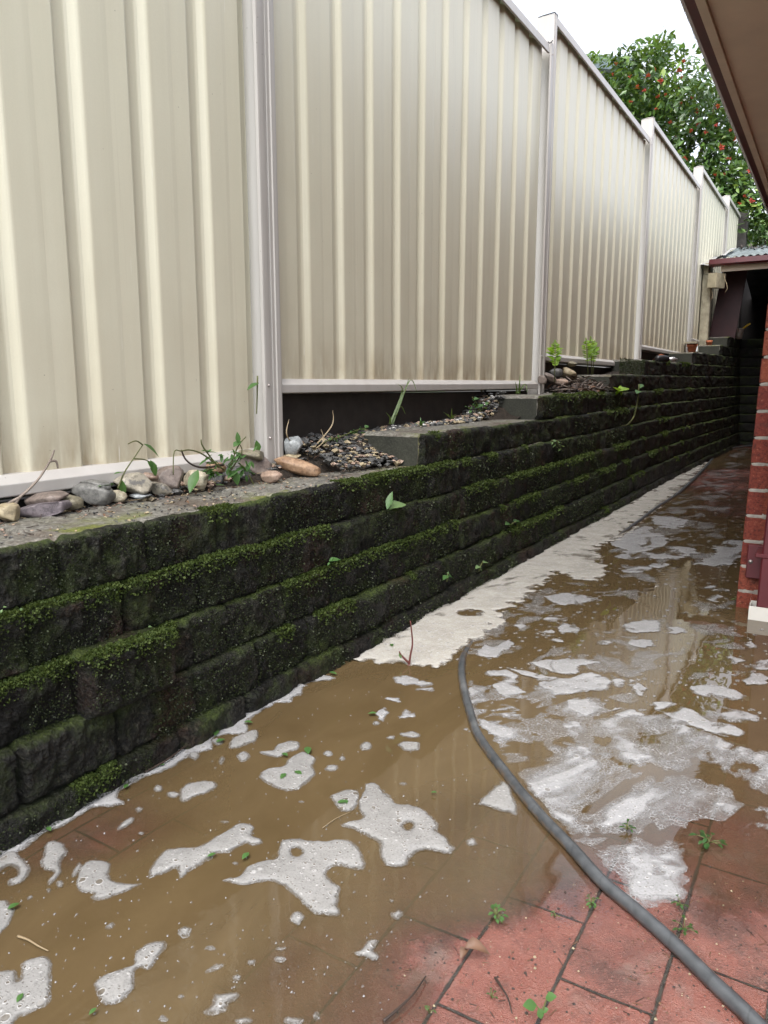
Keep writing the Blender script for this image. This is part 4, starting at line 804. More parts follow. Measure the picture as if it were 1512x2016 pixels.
# ---------------------------------------------------------------- stones on the wall top
def pdp(x, y, D): return Vector((0, 0, H))+Vector(ray(x, y))*D if D > 0 else onX(x, y, D)
def depth_of(p): return float(np.dot(np.array(p)-np.array([0, 0, H]), FWD))
def surf(x, y, z, xm=-1.41):
    p = onZ(x, y, z)
    if p.x > xm and p.z > bed(p.x, p.y)-.004: return p
    for _ in range(4):
        p = onZ(x, y, max(z, bed(max(p.x, xm), p.y)))
        if p.x < xm: p = onX(x, y, xm)
    return p
def stone(cx, cy, hw, hh, z, mat, lab, ang=0.0, boxy=.0, seed=0, flat=False, yb=None, name='river_stone', dep=.85):
    boxy = max(boxy, .34)
    base = surf(cx, cy+hh*.85, z) if yb is None else onX(cx, cy+hh, yb); D = depth_of(base); a = hw*D/F; b = hh*D/F*1.12; a *= 1.08; c = min(a*dep, .045)
    ctr = base+Vector((-c*.35, c*.45, b*.8)); V = []; nu, nv = 34, 22; r_ = np.random.default_rng(seed+3)
    for j in range(nv+1):
        ph = -math.pi/2+math.pi*j/nv
        for i in range(nu):
            t = 2*math.pi*i/nu; e = 1-.45*boxy
            s = lambda q: math.copysign(abs(q)**e, q)
            V.append((s(math.cos(ph))*s(math.cos(t)), s(math.cos(ph))*s(math.sin(t)), s(math.sin(ph))))
    V = np.array(V); nd = fbm(V+seed*3.7, 1.1, 2)*.13+boxy*fbm(V+seed*1.3, 2.4, 3)*.10; nd = nd+fbm(V+seed*2.2, 5, 3)*.028; V = V*(1+nd)[:, None]
    if boxy > .3:
        for _ in range(5):
            n_ = r_.normal(size=3); n_ /= np.linalg.norm(n_); d_ = V@n_; ex = np.maximum(0, d_-.72); V -= ex[:, None]*n_
    V = V*np.array([a, c, b]); ca, sa = math.cos(ang), math.sin(ang); V = np.c_[V[:, 0]*ca+V[:, 2]*sa, V[:, 1], -V[:, 0]*sa+V[:, 2]*ca]
    W_ = V[:, :1]*RGT+V[:, 1:2]*FH+V[:, 2:3]*np.array([0, 0, 1])
    Fq = [(j*nu+i, j*nu+(i+1) % nu, (j+1)*nu+(i+1) % nu, (j+1)*nu+i) for j in range(nv) for i in range(nu)]
    o = mesh_obj(name, W_.tolist(), Fq, mat); o.location = ctr
    tag(o, lab, 'stone', 'stones lined along the wall top')
TAN = m_stone('tan river stone', (.25, .20, .12), (.38, .32, .21)); GREY = m_stone('grey river stone', (.10, .10, .095), (.20, .195, .18)); DGREY = m_stone('dark grey stone', (.035, .035, .036), (.10, .10, .095))
PURP = m_stone('purple grey slate', (.09, .075, .085), (.20, .17, .18), 14); OLIV = m_stone('olive stone', (.13, .115, .075), (.24, .215, .15)); CREAM = m_stone('cream stone', (.36, .31, .22), (.52, .47, .36)); SPECK = m_stone('speckled stone', (.22, .20, .16), (.42, .38, .30), 16, (.10, .10, .10))
BRN = m_stone('brown grey stone', (.13, .10, .085), (.22, .18, .155)); RUST = m_stone('rusty brown stone', (.20, .11, .06), (.36, .24, .15)); PINK = m_stone('pinkish brown stone', (.24, .16, .12), (.36, .27, .21)); LGREY = m_stone('pale blue grey stone', (.22, .24, .25), (.36, .38, .38), 40)
ST = [(12, 1012, 24, 18, TAN, 'round beige stone at the left picture edge', 0, 0), (78, 1005, 42, 14, PURP, 'flat angular purple grey slate next to the leftmost round stone', -.12, .9), (85, 986, 40, 12, BRN, 'brown flaky stone behind the purple slate', -.1, .8), (133, 992, 28, 14, OLIV, 'olive tan oval stone in front of the large grey one', .12, 0), (180, 976, 38, 20, GREY, 'large smooth grey stone with one dark end', .15, .15), (187, 957, 30, 9, GREY, 'flat grey slab resting on the large grey stone', .15, .1), (231, 979, 17, 11, CREAM, 'cream rounded stone at the front right of the large grey one', 0, .1), (259, 956, 36, 19, SPECK, 'big yellowish speckled stone in the row', .0, .2), (274, 978, 19, 6, LGREY, 'little flat pale grey stone in front of the speckled one', 0, 0), (315, 964, 23, 11, SPECK, 'broken pale stone lying before the pointed one', .12, .8), (332, 947, 30, 22, BRN, 'brown grey stone pointing upward', -.1, .45), (291, 940, 16, 9, PINK, 'small pinkish stone behind the pointed brown one', .1, .2), (384, 948, 26, 19, CREAM, 'blocky cream and brown stone', 0, .75), (424, 924, 18, 11, RUST, 'rusty red stone half hidden by the weeds', .1, .1), (425, 945, 16, 14, DGREY, 'dark stone wedged behind a green leaf', 0, .3), (466, 935, 30, 17, DGREY, 'dark grey round stone under the weed clump', .05, .1), (504, 922, 31, 23, BRN, 'bulky grey brown stone at the foot of the fence post', .3, .5), (495, 897, 27, 9, OLIV, 'long olive grey stone lying on top of the bulky one', .12, 0), (536, 940, 22, 11, PINK, 'small pinkish brown stone in front of the post', 0, .15), (556, 927, 28, 9, OLIV, 'long smooth olive stone slanting in front of the post', .42, 0), (588, 921, 46, 13, RUST, 'longest orange brown wedge-shaped stone', .22, .55), (574, 899, 18, 6, TAN, 'small flat tan stone behind the orange wedge', 0, .1), (578, 879, 21, 17, LGREY, 'upright pale blue grey stone against the black plank', -.55, .2), (650, 899, 17, 8, PINK, 'roundish brown stone among the gravel', 0, .2)]
for i, (x, y, hw, hh, m_, lab, an, bx) in enumerate(ST):
    zz = .485+(.022 if 'on top' in lab or 'resting' in lab else 0)+(.008 if x > 560 else 0)
    stone(x, y, hw, hh, zz, m_, lab, an, bx, i)
ST2 = [(1069, 747, 8, 8, BRN, 'small round stone beside the third fence post', 0), (1081, 742, 17, 7, BRN, 'oblong brown stone beside the third fence post', .35), (1093, 734, 15, 9, DGREY, 'dark stone at the back of the leaf litter', 0), (1128, 716, 9, 5, OLIV, 'small stone under the third bay rail', 0), (1122, 735, 18, 9, TAN, 'pale jagged stone half buried in leaf litter', .5), (1105, 752, 14, 6, PINK, 'flat pinkish stone low in the leaf litter', 0)]
for i, (x, y, hw, hh, m_, lab, an) in enumerate(ST2): stone(x, y, hw, hh, .7, m_, lab, an, .3, 60+i, yb=-1.42)
# loose gravel
V = []; Fq = []; MI = []
def pebble(p, r, mi):
    o = len(V); k = np.array([(1, 0, 0), (-1, 0, 0), (0, 1, 0), (0, -1, 0), (0, 0, 1), (0, 0, -1), (.7, .7, .5), (-.7, .7, .4), (.7, -.7, .45), (-.7, -.7, .5)])
    sc = np.array([1, rng.uniform(.6, 1), rng.uniform(.4, .8)])*r*1.15; a = rng.uniform(0, 6.28); ca, sa = math.cos(a), math.sin(a)
    q = (k+rng.normal(size=(10, 3))*.12)*sc; q = np.c_[q[:, 0]*ca-q[:, 1]*sa, q[:, 0]*sa+q[:, 1]*ca, q[:, 2]]+np.array(p); V.extend(q.tolist())
    for f in ((0, 6, 4), (6, 2, 4), (2, 7, 4), (7, 1, 4), (1, 9, 4), (9, 3, 4), (3, 8, 4), (8, 0, 4), (0, 2, 6), (2, 1, 7), (1, 3, 9), (3, 0, 8), (0, 5, 2), (2, 5, 1), (1, 5, 3), (3, 5, 0)): Fq.append(tuple(i+o for i in f)); MI.append(mi)
for i in range(3600):
    y_ = random.choice([random.uniform(.6, 1.9), random.uniform(1.85, 2.45), random.uniform(2.2, 3.4), random.uniform(2.6, 3.45), random.uniform(4.2, 5.0)])
    x = random.uniform(-1.51, -1.385); w = random.random(); z = bed(x, y_)
    if 1.84 < y_ < 2.19: x = random.uniform(-1.50, -1.26); z = max(.486, .575-.5*(x+1.5)*(1 if x > -1.5 else 0)*.75)+.012*random.random()
    if 3.05 < y_ < 3.40: z += .035*(y_-3.05)/.35*random.random()*2
    pebble((x, y_, z+.003), random.triangular(.0028, .016, .005), 2 if w < .66 else (1 if w < .80 else (0 if w < .92 or y_ < 2.4 else 3)))
for i in range(420):
    x, y_ = random.uniform(-1.37, -1.19), random.uniform(.5, 2.0); pebble((x, y_, float(zk(4, y_))+.001), random.uniform(.0015, .004), random.choice([0, 1, 2, 2]))
tag(mesh_obj('gravel', V, Fq, [TAN, PINK, DGREY, m_stone('white pebble', (.50, .49, .47), (.66, .65, .62))], None, False, MI), 'loose mixed gravel along the foot of the fence', 'gravel', kind='stuff')
# crumbs of soil, twigs and leaf bits between the stones
mb = MB()
for i in range(330):
    y_ = random.uniform(.62, 2.0); x = random.uniform(-1.44, -1.345) if random.random() < .8 else random.uniform(-1.36, -1.22); z = max(float(zk(4, y_)), bed(x, y_))+.002
    if random.random() < .4: mb.leaf((x, y_, z), (random.uniform(-1, 1), random.uniform(-1, 1), random.uniform(-.1, .4)), (0, 0, 1), random.uniform(.008, .022), random.uniform(.004, .009), .4, .3, 0)
    else:
        d = Vector((random.uniform(-1, 1), random.uniform(-1, 1), random.uniform(-.1, .3)))*random.uniform(.008, .035); mb.tube([(x, y_, z), Vector((x, y_, z))+d], [.0012, .0006], 4, random.choice([1, 1, 2]))
tag(mb.build('plant_debris', [DLEAF, DARKTWIG, DRY], None, False), 'dark crumbs and plant debris between the stones on the wall top', 'debris', kind='stuff')
# leaf litter and sticks heaped in the third bay
mb = MB()
for i in range(420):
    y_ = random.uniform(4.2, 5.0); x = random.uniform(-1.46, -1.235); z = float(zk(6, y_))+.012+.085*math.exp(-((y_-4.62)/.25)**2-((x+1.38)/.09)**2)*random.random()+.01*random.random()
    if random.random() < .55: mb.leaf((x, y_, z), (random.uniform(-1, 1), random.uniform(-1, 1), random.uniform(-.1, .5)), (0, 0, 1), random.uniform(.03, .075), random.uniform(.012, .03), .4, .3, random.choice([0, 1, 1]))
    else:
        d = Vector((random.uniform(-1, 1), random.uniform(-1, 1), random.uniform(-.1, .35)))*random.uniform(.05, .13); mb.tube([(x, y_, z), Vector((x, y_, z))+d*.5+Vector((0, 0, .006)), Vector((x, y_, z))+d], [.003, .003, .0015], 5, random.choice([1, 2]))
tag(mb.build('leaf_litter', [DLEAF, DARKTWIG, TWIG], None, False), 'heap of dead leaves and sticks on the wall step under the third bay', 'leaf litter', kind='stuff')

# ---------------------------------------------------------------- plants
def plant(name, label, cat, D, stems, leaves, mats=(STEM, GREEN), group=None, r=.0012, jit=.25):
    """stems: lists of photo points at distance D; leaves: (base, tip, width share)"""
    b = pdp(*stems[0][0], D) if stems else pdp(*leaves[0][0], D); DD = depth_of(b)
    root = thing(name, label, cat, b, group); rr = random.Random(label)
    if stems:
        mb = MB()
        for s in stems:
            P_ = [np.array(pdp(x, y, D)) for x, y in s]; P_ = crom(P_, 5) if len(P_) > 2 else P_
            mb.tube([tuple(q) for q in P_], list(np.linspace(r*DD, r*DD*.55, len(P_))), 6)
        mb.build('stem', mats[0], root)
    for lf in leaves:
        a, t, w = lf[:3]; p, q = pdp(*a, D), pdp(*t, D); d = q-p; L = d.length
        d = d+Vector(FWD)*L*rr.uniform(-jit*2.2, jit*.3); up = Vector((0, 0, 1))-Vector(FWD)*rr.uniform(.3, 1.1)
        MB().leaf(p, d, up, d.length, L*w, rr.uniform(.05, .25), rr.uniform(.08, .25)).build('leaf', mats[1] if len(lf) < 4 else lf[3], root)
    return root
plant('weed_seedling', 'tall weed seedling leaning right in front of the first fence bay', 'weed', -1.395, [[(232, 962), (245, 930), (265, 900), (281, 876)], [(264, 903), (285, 905), (300, 912)], [(281, 876), (268, 868), (252, 874)]], [((283, 874), (316, 897), .36), ((296, 906), (315, 938), .4), ((290, 908), (310, 925), .4), ((243, 930), (226, 930), .4), ((240, 945), (243, 975), .5)])
plant('weed_seedling', 'low leaf pair lying between the stones below the rail', 'weed', -1.395, [], [((225, 953), (196, 953), .3), ((222, 955), (200, 962), .35)])
cl = []; rr = random.Random(2)
for i in range(85):
    x, y = rr.uniform(405, 503), rr.uniform(888, 934); cl.append(((x, y), (x+rr.uniform(-20, 20), y+rr.uniform(-12, 16)), rr.uniform(.3, .5)))
cl += [((462, 925), (470, 956), .45), ((485, 930), (493, 905), .4), ((484, 935), (487, 950), .4), ((412, 925), (425, 942), .4), ((425, 943), (408, 922), .4), ((390, 925), (375, 966), .5), ((470, 873), (468, 852), .5), ((460, 880), (474, 866), .6), ((425, 955), (445, 953), .35), ((425, 953), (418, 943), .4)]
plant('weed_clump', 'bushy green weed clump spilling over the stones before the post', 'weed', -1.355, [[(440, 925), (400, 895), (375, 886), (357, 888), (343, 890), (341, 935)], [(452, 922), (468, 880), (484, 860)], [(430, 920), (400, 880), (396, 865)], [(490, 935), (500, 955), (508, 968)], [(455, 925), (476, 890), (470, 872)]], cl)
plant('fence_vine', 'dark pointed leaf and creeper poking out beside the fence post', 'weed', -1.43, [[(507, 740), (506, 790), (505, 815)]], [((510, 754), (490, 762), .4), ((509, 890), (506, 868), .6)])
plant('weed_rosette', 'low rosette of long leaves at the gravel edge', 'weed', -1.395, [], [((648, 912), (622, 905), .35), ((650, 912), (684, 917), .35), ((650, 912), (668, 927), .4), ((652, 910), (668, 897), .4), ((648, 910), (640, 902), .4)])
cv = []
for i in range(34):
    t = rr.random(); x, y = 615+105*t+rr.uniform(-6, 6), 884-38*t+rr.uniform(-5, 5); cv.append(((x, y), (x+rr.uniform(-8, 8), y+rr.uniform(-7, 3)), .8))
plant('clover_trail', 'trailing clover running along the black plank behind the gravel', 'weed', -1.43, [[(612, 888), (640, 870), (670, 860), (700, 848), (725, 842)]], cv)
def grass(label, D, base, tips, group='grass tufts along the fence', mat=None):
    b = pdp(*base, D); DD = depth_of(b); root = thing('grass_tuft', label, 'grass', b, group); rr = random.Random(label)
    for tx, ty, bx_, by_ in tips:
        P_ = [np.array(pdp(base[0]+rr.uniform(-3, 3), base[1], D)), np.array(pdp(bx_, by_, D+rr.uniform(0, .02))), np.array(pdp(tx, ty, D+rr.uniform(0, .04)))]
        c_ = crom(P_, 6); n = len(c_); V = []; w0 = .0016*DD
        for i, q in enumerate(c_):
            w = w0*(1-.85*i/(n-1)); V += [tuple(np.array(q)-RGT*w), tuple(np.array(q)+RGT*w)]
        mesh_obj('blade', V, [(2*i, 2*i+1, 2*i+3, 2*i+2) for i in range(n-1)], mat or GRASS, root)
grass('tall thin grass tuft reaching up to the second bay rail', -1.43, (770, 835), [(805, 745, 790, 790), (779, 755, 792, 770), (820, 770, 806, 750), (760, 812, 768, 822), (783, 812, 778, 822), (798, 815, 788, 800)])
grass('short grass tuft in the white gravel under the second bay', -1.43, (889, 825), [(873, 811, 882, 818), (890, 804, 889, 815), (900, 815, 893, 818), (882, 815, 885, 820)])
grass('small bright grass sprout on the second wall step edge', -1.36, (829, 838), [(828, 822, 828, 830), (838, 835, 832, 830), (818, 836, 824, 832), (835, 828, 832, 832)], mat=GREEN)
grass('grass tuft beside the foot of the third fence post', -1.43, (1020, 775), [(1024, 737, 1023, 755), (1038, 772, 1034, 756), (1015, 752, 1017, 765), (1028, 760, 1024, 768)])
grass('two dry stalks standing against the black plank', -1.43, (605, 895), [(569, 826, 566, 860), (655, 808, 652, 840), (632, 845, 636, 870)], mat=DRY)
cv = []
for i in range(26):
    x, y = 935+rr.uniform(-12, 28), 795+rr.uniform(-8, 22); cv.append(((x, y), (x+rr.uniform(-9, 9), y+rr.uniform(-8, 6)), .65))
plant('weed_clump', 'small weed clump on white gravel against the second step block', 'weed', -1.42, [[(945, 815), (938, 795), (930, 782)]], cv)
def fern(label, D, base, tip, w, n=11):
    root = thing('fern', label, 'fern', pdp(*base, D), 'young bright green ferns'); b, t = np.array(pdp(*base, D)), np.array(pdp(*tip, D)); D = depth_of(b)
    MB().tube([tuple(b+(t-b)*u) for u in (0, .4, .8, 1)], [.003*D/4, .0026*D/4, .002*D/4, .001*D/4], 6).build('stem', STEM, root)
    mb = MB(); ax = (t-b); L = np.linalg.norm(ax); up = ax/L
    for i in range(n):
        u = .42+.56*i/(n-1); s = math.sin(math.pi*min(1, (u-.36)/.62))**.7
        for sg in (-1, 1):
            d = RGT*sg*.9+up*.55-FWD*random.uniform(-.5, .8); mb.leaf(b+ax*u, d, -FWD+np.array([0, 0, random.uniform(.1, .9)]), w*D/F*1.15*s*random.uniform(.8, 1.15), w*D/F*.40, .3, .1)
    mb.leaf(b+ax*.95, up, -FWD, L*.1, L*.04); mb.build('frond', FERN, root)
fern('single young fern standing by the leaf litter', -1.36, (1092, 752), (1093, 672), 15)
for bx, tx, ty, lab in ((1158, 1154, 668, 'left frond of the pair of bright ferns before the third bay'), (1165, 1163, 665, 'tallest frond of the bright ferns before the third bay'), (1167, 1171, 672, 'right frond of the bright ferns before the third bay')): fern(lab, -1.40, (bx, 740), (tx, ty), 11)
plant('fern', 'tiny bright fern growing out of the wall face', 'fern', -1.19, [], [((1218, 770), (1208, 760), .4), ((1218, 770), (1232, 762), .35), ((1218, 770), (1224, 776), .4), ((1217, 770), (1213, 775), .4), ((1219, 769), (1222, 757), .4)], (STEM, FERN), 'young bright green ferns')
plant('wall_vine', 'thin hanging vine with a pale curled tip on the wall face', 'vine', -1.17, [[(1258, 757), (1255, 790), (1248, 820), (1235, 836), (1222, 840), (1216, 855)]], [((1258, 765), (1263, 755), .5), ((1258, 770), (1252, 768), .5)])
WL = [('pale broad weed with two oval leaves on a mossy ledge', -1.135, [], [((762, 1003), (771, 966), .36, GREEN), ((764, 1002), (799, 984), .46), ((766, 1005), (772, 998), .4)]),
      ('small bright weed on the ledge left of centre', -1.12, [], [((648, 1105), (672, 1096), .42), ((649, 1106), (656, 1095), .4), ((650, 1107), (645, 1112), .5), ((652, 1108), (658, 1112), .5)]),
      ('little two-leaved weed on the wall above the foam bank', -1.115, [[(1003, 1036), (1010, 1030), (1017, 1026)]], [((1006, 1033), (996, 1027), .5), ((1012, 1029), (1022, 1024), .5), ((1008, 1033), (1012, 1038), .5)]),
      ('four-leaved weed low on the wall beside the foam bank', -1.095, [[(880, 1145), (881, 1133), (882, 1128)]], [((881, 1133), (872, 1140), .55), ((881, 1133), (893, 1136), .5), ((881, 1131), (883, 1125), .6), ((880, 1138), (888, 1142), .5)]),
      ('tall pale weed sprouting from the lowest course by the foam bank', -1.09, [[(943, 1124), (946, 1114), (951, 1106)]], [((951, 1108), (961, 1104), .5), ((946, 1116), (937, 1116), .5), ((943, 1120), (950, 1124), .5)]),
      ('straggly grey weed hanging over the second step block', -1.15, [[(1096, 868), (1100, 876), (1105, 884)]], [((1098, 870), (1090, 866), .4), ((1100, 875), (1110, 878), .4), ((1103, 882), (1099, 888), .4), ((1097, 872), (1105, 868), .4)]),
      ('tiny pale round-leaved weed at the left end of the wall', -1.135, [], [((6, 1196), (13, 1193), .8), ((5, 1200), (2, 1206), .8), ((40, 1197), (44, 1202), .8), ((292, 1235), (300, 1233), .7), ((297, 1236), (303, 1238), .7)]),
      ('grey dry weed dangling from the cap of the first step', -1.165, [[(1086, 868), (1092, 872), (1096, 880), (1100, 883)]], [((1088, 869), (1084, 875), .5), ((1093, 874), (1087, 880), .4)])]
for lab, D, st, lv in WL: plant('wall_weed', lab, 'weed', D, st, lv, (STEM, PALE if 'pale' in lab or 'grey' in lab else GREEN), 'weeds rooted in the wall')
# ground weeds and floating leaves
def gweed(label, px, n, rad, mats=GREEN, asp=.75):
    b = onZ(px[0], px[1], .004); D = depth_of(b); root = thing('paver_weed', label, 'weed', b, 'weeds growing in the paver joints'); rr = random.Random(label); r = rad*D/F
    mb = MB()
    for i in range(n):
        a = rr.uniform(0, 6.28); rad_ = r*rr.uniform(.15, .8); h = rr.uniform(.004, .35*r+.006); t = b+Vector((rad_*math.cos(a), rad_*math.sin(a), h)); mb.tube([b, b+(t-b)*.5+Vector((0, 0, h*.3)), t], .0006, 5)
        MB().leaf(t, (math.cos(a), math.sin(a), rr.uniform(-.2, .35)), (0, 0, 1), r*rr.uniform(.35, .6), r*asp*rr.uniform(.3, .5), .3, .12).build('leaf', mats, root)
    mb.build('stem', STEM, root)
plant('paver_weed', 'round-leaved bright green weed in the paver joint at the bottom', 'weed', depth_of(onZ(1062, 1985, .02)), [[(1066, 1998), (1058, 1982), (1045, 1973)], [(1066, 1998), (1075, 1970), (1080, 1962)], [(1066, 1998), (1063, 1992)]], [((1056, 1978), (1028, 1970), .75), ((1074, 1965), (1091, 1953), .9), ((1060, 1984), (1066, 2003), .8), ((1066, 1992), (1079, 1984), .8)], (STEM, GREEN), 'weeds growing in the paver joints')
DK = leafmat('dark weed leaf', [(0, (.02, .07, .015)), (1, (.05, .12, .03))])
for lab, px, n, rad, m_ in [('dark green weed sprig standing in the foam sheet', (1235, 1634), 12, 16, DK), ('dark weed tuft in the joint below the foam sheet', (1348, 1832), 9, 22, DK), ('scruffy weed tuft with debris right of the foam sheet', (1395, 1660), 16, 28, DK), ('weed tuft in the joint under the hose', (1165, 1783), 14, 18, GREEN), ('wet weed tuft at the edge of the bright puddle', (975, 1805), 16, 22, GREEN), ('flattened weed on the wet paver left of the hose', (1092, 1806), 6, 10, GREEN), ('weeds at the foot of the brick pier by the drain collar', (1462, 1190), 14, 26, GREEN), ('tiny weed in the paver corner at the bottom', (968, 1965), 7, 12, DK), ('tiny weed at the bottom left paver joint', (845, 1995), 6, 12, GREEN), ('weed bits along the joint right of the hose', (1340, 1785), 8, 18, DK)]: gweed(lab, px, n, rad, m_)
FLT = [(562, 1522, 14, 'floating leaf on the left of a pair on the foam'), (594, 1524, 14, 'floating leaf on the right of a pair on the foam'), (605, 1470, 18, 'pointed leaf floating above the pair on foam'), (566, 1488, 12, 'leaf fragment floating at the top of the foam patch'), (664, 1580, 15, 'leaf sprig floating on the round foam patch'), (680, 1574, 9, 'leaf scrap floating beside the sprig on the round patch'), (742, 1404, 12, 'leaf scrap on the foam near the red stem'), (427, 1437, 15, 'broad leaf stuck at the wall foot'), (425, 1461, 14, 'leaf lying on a foam island by the wall'), (480, 1421, 12, 'leaf scrap at the wall foot near the foam fringe'), (648, 1323, 12, 'leaf scrap by the wall below the foam bank'), (490, 1678, 15, 'wet leaf on the sausage-shaped foam'), (425, 1680, 12, 'leaf crumb under the sausage-shaped foam'), (190, 1984, 12, 'leaf scrap near the dumbbell-shaped foam'), (15, 1790, 16, 'leaf on the glassy foam at the left edge'), (245, 1552, 12, 'leaf in the foam fringe at lower left'), (325, 1505, 10, 'leaf in the foam fringe further along'), (92, 1628, 12, 'leaf in the foam fringe near the left edge'), (45, 1955, 14, 'leaf on the two-humped corner foam'), (860, 1560, 8, 'leaf crumb on bare brown water'), (772, 1272, 10, 'leaf scrap on the foam bank tip'), (925, 1165, 12, 'leaf scrap riding on the foam bank by the wall'), (985, 1136, 9, 'small leaf on the foam bank further along')]
for x, y, s, lab in FLT:
    p = onZ(x, y, .0065); D = depth_of(p); L = s*D/F*1.5; a = random.uniform(0, 6.28); o = MB().leaf((0, 0, 0), (math.cos(a), math.sin(a), .1), (0, 0, 1), L, L*.55, .15, .12).build('floating_leaf', GREEN); o.location = p; tag(o, lab, 'leaf', 'green leaves floating on the water')
# dry leaf, sticks
p = onZ(940, 1880, .012); dl = MB()
dl.leaf((-.018, -.002, .003), (1, .35, .25), (0, -.3, 1), .032, .017, .5, .8); dl.leaf((-.016, .0, .002), (-.1, -1, .1), (0, 0, 1), .014, .012, .5, .4)
o = dl.build('dead_leaf', DLEAF); o.location = p; tag(o, 'curled brown dead leaf lying on the paver joint', 'leaf')
V2 = MB()
for i in range(900):
    x, y = random.uniform(620, 1512), random.uniform(1560, 2016); p = onZ(x, y, 0); d_ = depth_at(np.array([[p.x, p.y]]))[0]
    if d_ > .0012: continue
    r = random.triangular(.0005, .0026, .0008); p.z = -d_+r*.4
    if random.random() < .8: V2.lathe([(0, -r*.5), (r, 0), (r*.5, r*.6), (0, r*.7)], p, 5, random.choice([0, 0, 0, 1, 2]))
    else:
        d = Vector((random.uniform(-1, 1), random.uniform(-1, 1), .05))*random.uniform(.004, .014); V2.tube([p, p+d], [.0007, .0004], 4, random.choice([0, 2]))
tag(V2.build('grit', [DARKTWIG, TAN, DLEAF], None, False), 'dark grit and plant crumbs washed over the wet pavers', 'grit', kind='stuff')
def twig(name, label, pts, z, r, mat, cat='twig'):
    P_ = [np.array(onZ(x, y, z+dz)) if dz is not None else None for x, y, dz in pts]; c_ = crom(P_, 5)
    tag(MB().tube([tuple(q) for q in c_], list(np.linspace(r, r*.4, len(c_))), 6).build(name, mat), label, cat)
twig('twig', 'forked brown twig floating at the lower left', [(35, 1843, .0), (55, 1850, .002), (75, 1862, .002), (95, 1872, .0)], .003, .0018, DRY)
twig('twig', 'dark twig lying on the wet paver at the bottom', [(755, 2010, 0), (785, 1985, .002), (815, 1955, .003), (838, 1922, .001)], .006, .0022, DARKTWIG)
twig('twig', 'dark curved stick on the paver beside the dead leaf', [(975, 1925, 0), (985, 1940, .003), (1000, 1965, .003), (1008, 1995, 0)], .008, .0018, DARKTWIG)
twig('twig', 'wet dark twig caught in foam along the wall foot', [(285, 1520, 0), (330, 1495, .004), (365, 1470, .004), (410, 1450, .004)], .006, .0024, DARKTWIG)
twig('twig', 'pale thin straw floating on open brown water', [(635, 1630, 0), (660, 1612, .001), (690, 1598, .0)], .002, .0008, DRY)
D = depth_of(onZ(800, 1310, 0))
plant('red_stem', 'bare red stem standing bent out of the foam by the wall', 'twig', D, [[(805, 1312), (808, 1290), (812, 1265), (808, 1222)], [(752, 1328), (790, 1322), (806, 1306)], [(806, 1306), (790, 1290), (786, 1282)]], [((786, 1284), (790, 1296), .5)], (REDSTEM, GREEN), r=.0016)
D = -1.395
plant('twig', 'bare forked grey twig leaning on the first bay bottom rail', 'twig', D, [[(25, 1000), (38, 980), (55, 965), (78, 940), (98, 908), (107, 886)], [(98, 908), (110, 908), (114, 922)], [(38, 980), (15, 992), (0, 1005)], [(32, 985), (28, 1000), (34, 1012)]], [], (TWIG, GREEN), r=.0022)
plant('twig', 'dark curved stick rising over the stones', 'twig', -1.395, [[(440, 914), (410, 920), (385, 918), (366, 905), (357, 886)]], [], (DARKTWIG, GREEN), r=.0018)
plant('dry_stalk', 'dry stalk hanging over the end of the first step block', 'stalk', -1.395, [[(718, 865), (750, 873), (762, 888), (765, 910), (763, 918)], [(750, 875), (768, 880), (778, 895)], [(763, 900), (775, 908), (782, 916)]], [], (DRY, GREEN), r=.0009)

# ---------------------------------------------------------------- tree and hillside beyond the fence
def cloud(n, blobs, size, seed):
    r = np.random.default_rng(seed); V = []; P_ = []
    wts = np.array([b[3]*b[4]*b[5] for b in blobs]); idx = r.choice(len(blobs), n, p=wts/wts.sum())
    B = np.array(blobs)[idx]; d = r.normal(size=(n, 3)); d /= np.linalg.norm(d, axis=1)[:, None]; rad = r.random(n)**.33
    P_ = B[:, :3]+d*rad[:, None]*B[:, 3:6]
    ns = fbm(P_, 1.6, 2); keep = ns > -.45; P_ = P_[keep]; d = d[keep]; m = len(P_)
    N_ = d*.5+r.normal(size=(m, 3))*.7+np.array([0, 0, .55]); N_ /= np.linalg.norm(N_, axis=1)[:, None]
    a = np.cross(N_, r.normal(size=(m, 3))); a /= np.linalg.norm(a, axis=1)[:, None]; b = np.cross(N_, a); s = (size*(.6+.8*r.random(m)))[:, None]
    V = np.stack([P_-a*s, P_-a*s*.1+b*s*.42+N_*s*.08, P_+a*s, P_-a*s*.1-b*s*.42+N_*s*.08], 1).reshape(-1, 3); i = np.arange(m*4).reshape(m, 4)
    return V.tolist(), i.tolist(), P_
tree = thing('flowering_tree', 'dense glossy green tree dotted with red blossoms behind the fence', 'tree', (-2.9, 13.4, 1.4))
bl = [(-3.7, 12.9, 5.0, .75, .8, .75), (-3.0, 13.2, 5.45, .8, .8, .75), (-2.3, 13.0, 5.0, .75, .8, .85), (-3.4, 13.0, 4.1, 1.0, .9, .9), (-2.4, 13.1, 3.9, .95, .9, .9), (-1.7, 13.2, 4.2, .6, .7, .8), (-1.75, 13.0, 3.35, .7, .7, .75), (-2.8, 12.9, 3.0, 1.1, .9, .8), (-4.25, 13.0, 4.8, .7, .7, .9), (-3.95, 12.9, 5.55, .55, .6, .5), (-3.75, 12.9, 5.5, .5, .6, .55), (-4.6, 13.1, 5.3, .5, .6, .6), (-3.9, 13.0, 5.55, .5, .5, .5), (-1.1, 13.4, 3.6, .5, .6, .6), (-1.25, 13.3, 3.0, .5, .6, .6), (-2.75, 13.1, 5.9, .35, .4, .45), (-3.3, 13.0, 5.75, .3, .4, .35)]
V, Fq, TP = cloud(36000, bl, .058, 5)
mesh_obj('crown', V, Fq, TREELEAF, tree, False)
mb = MB()
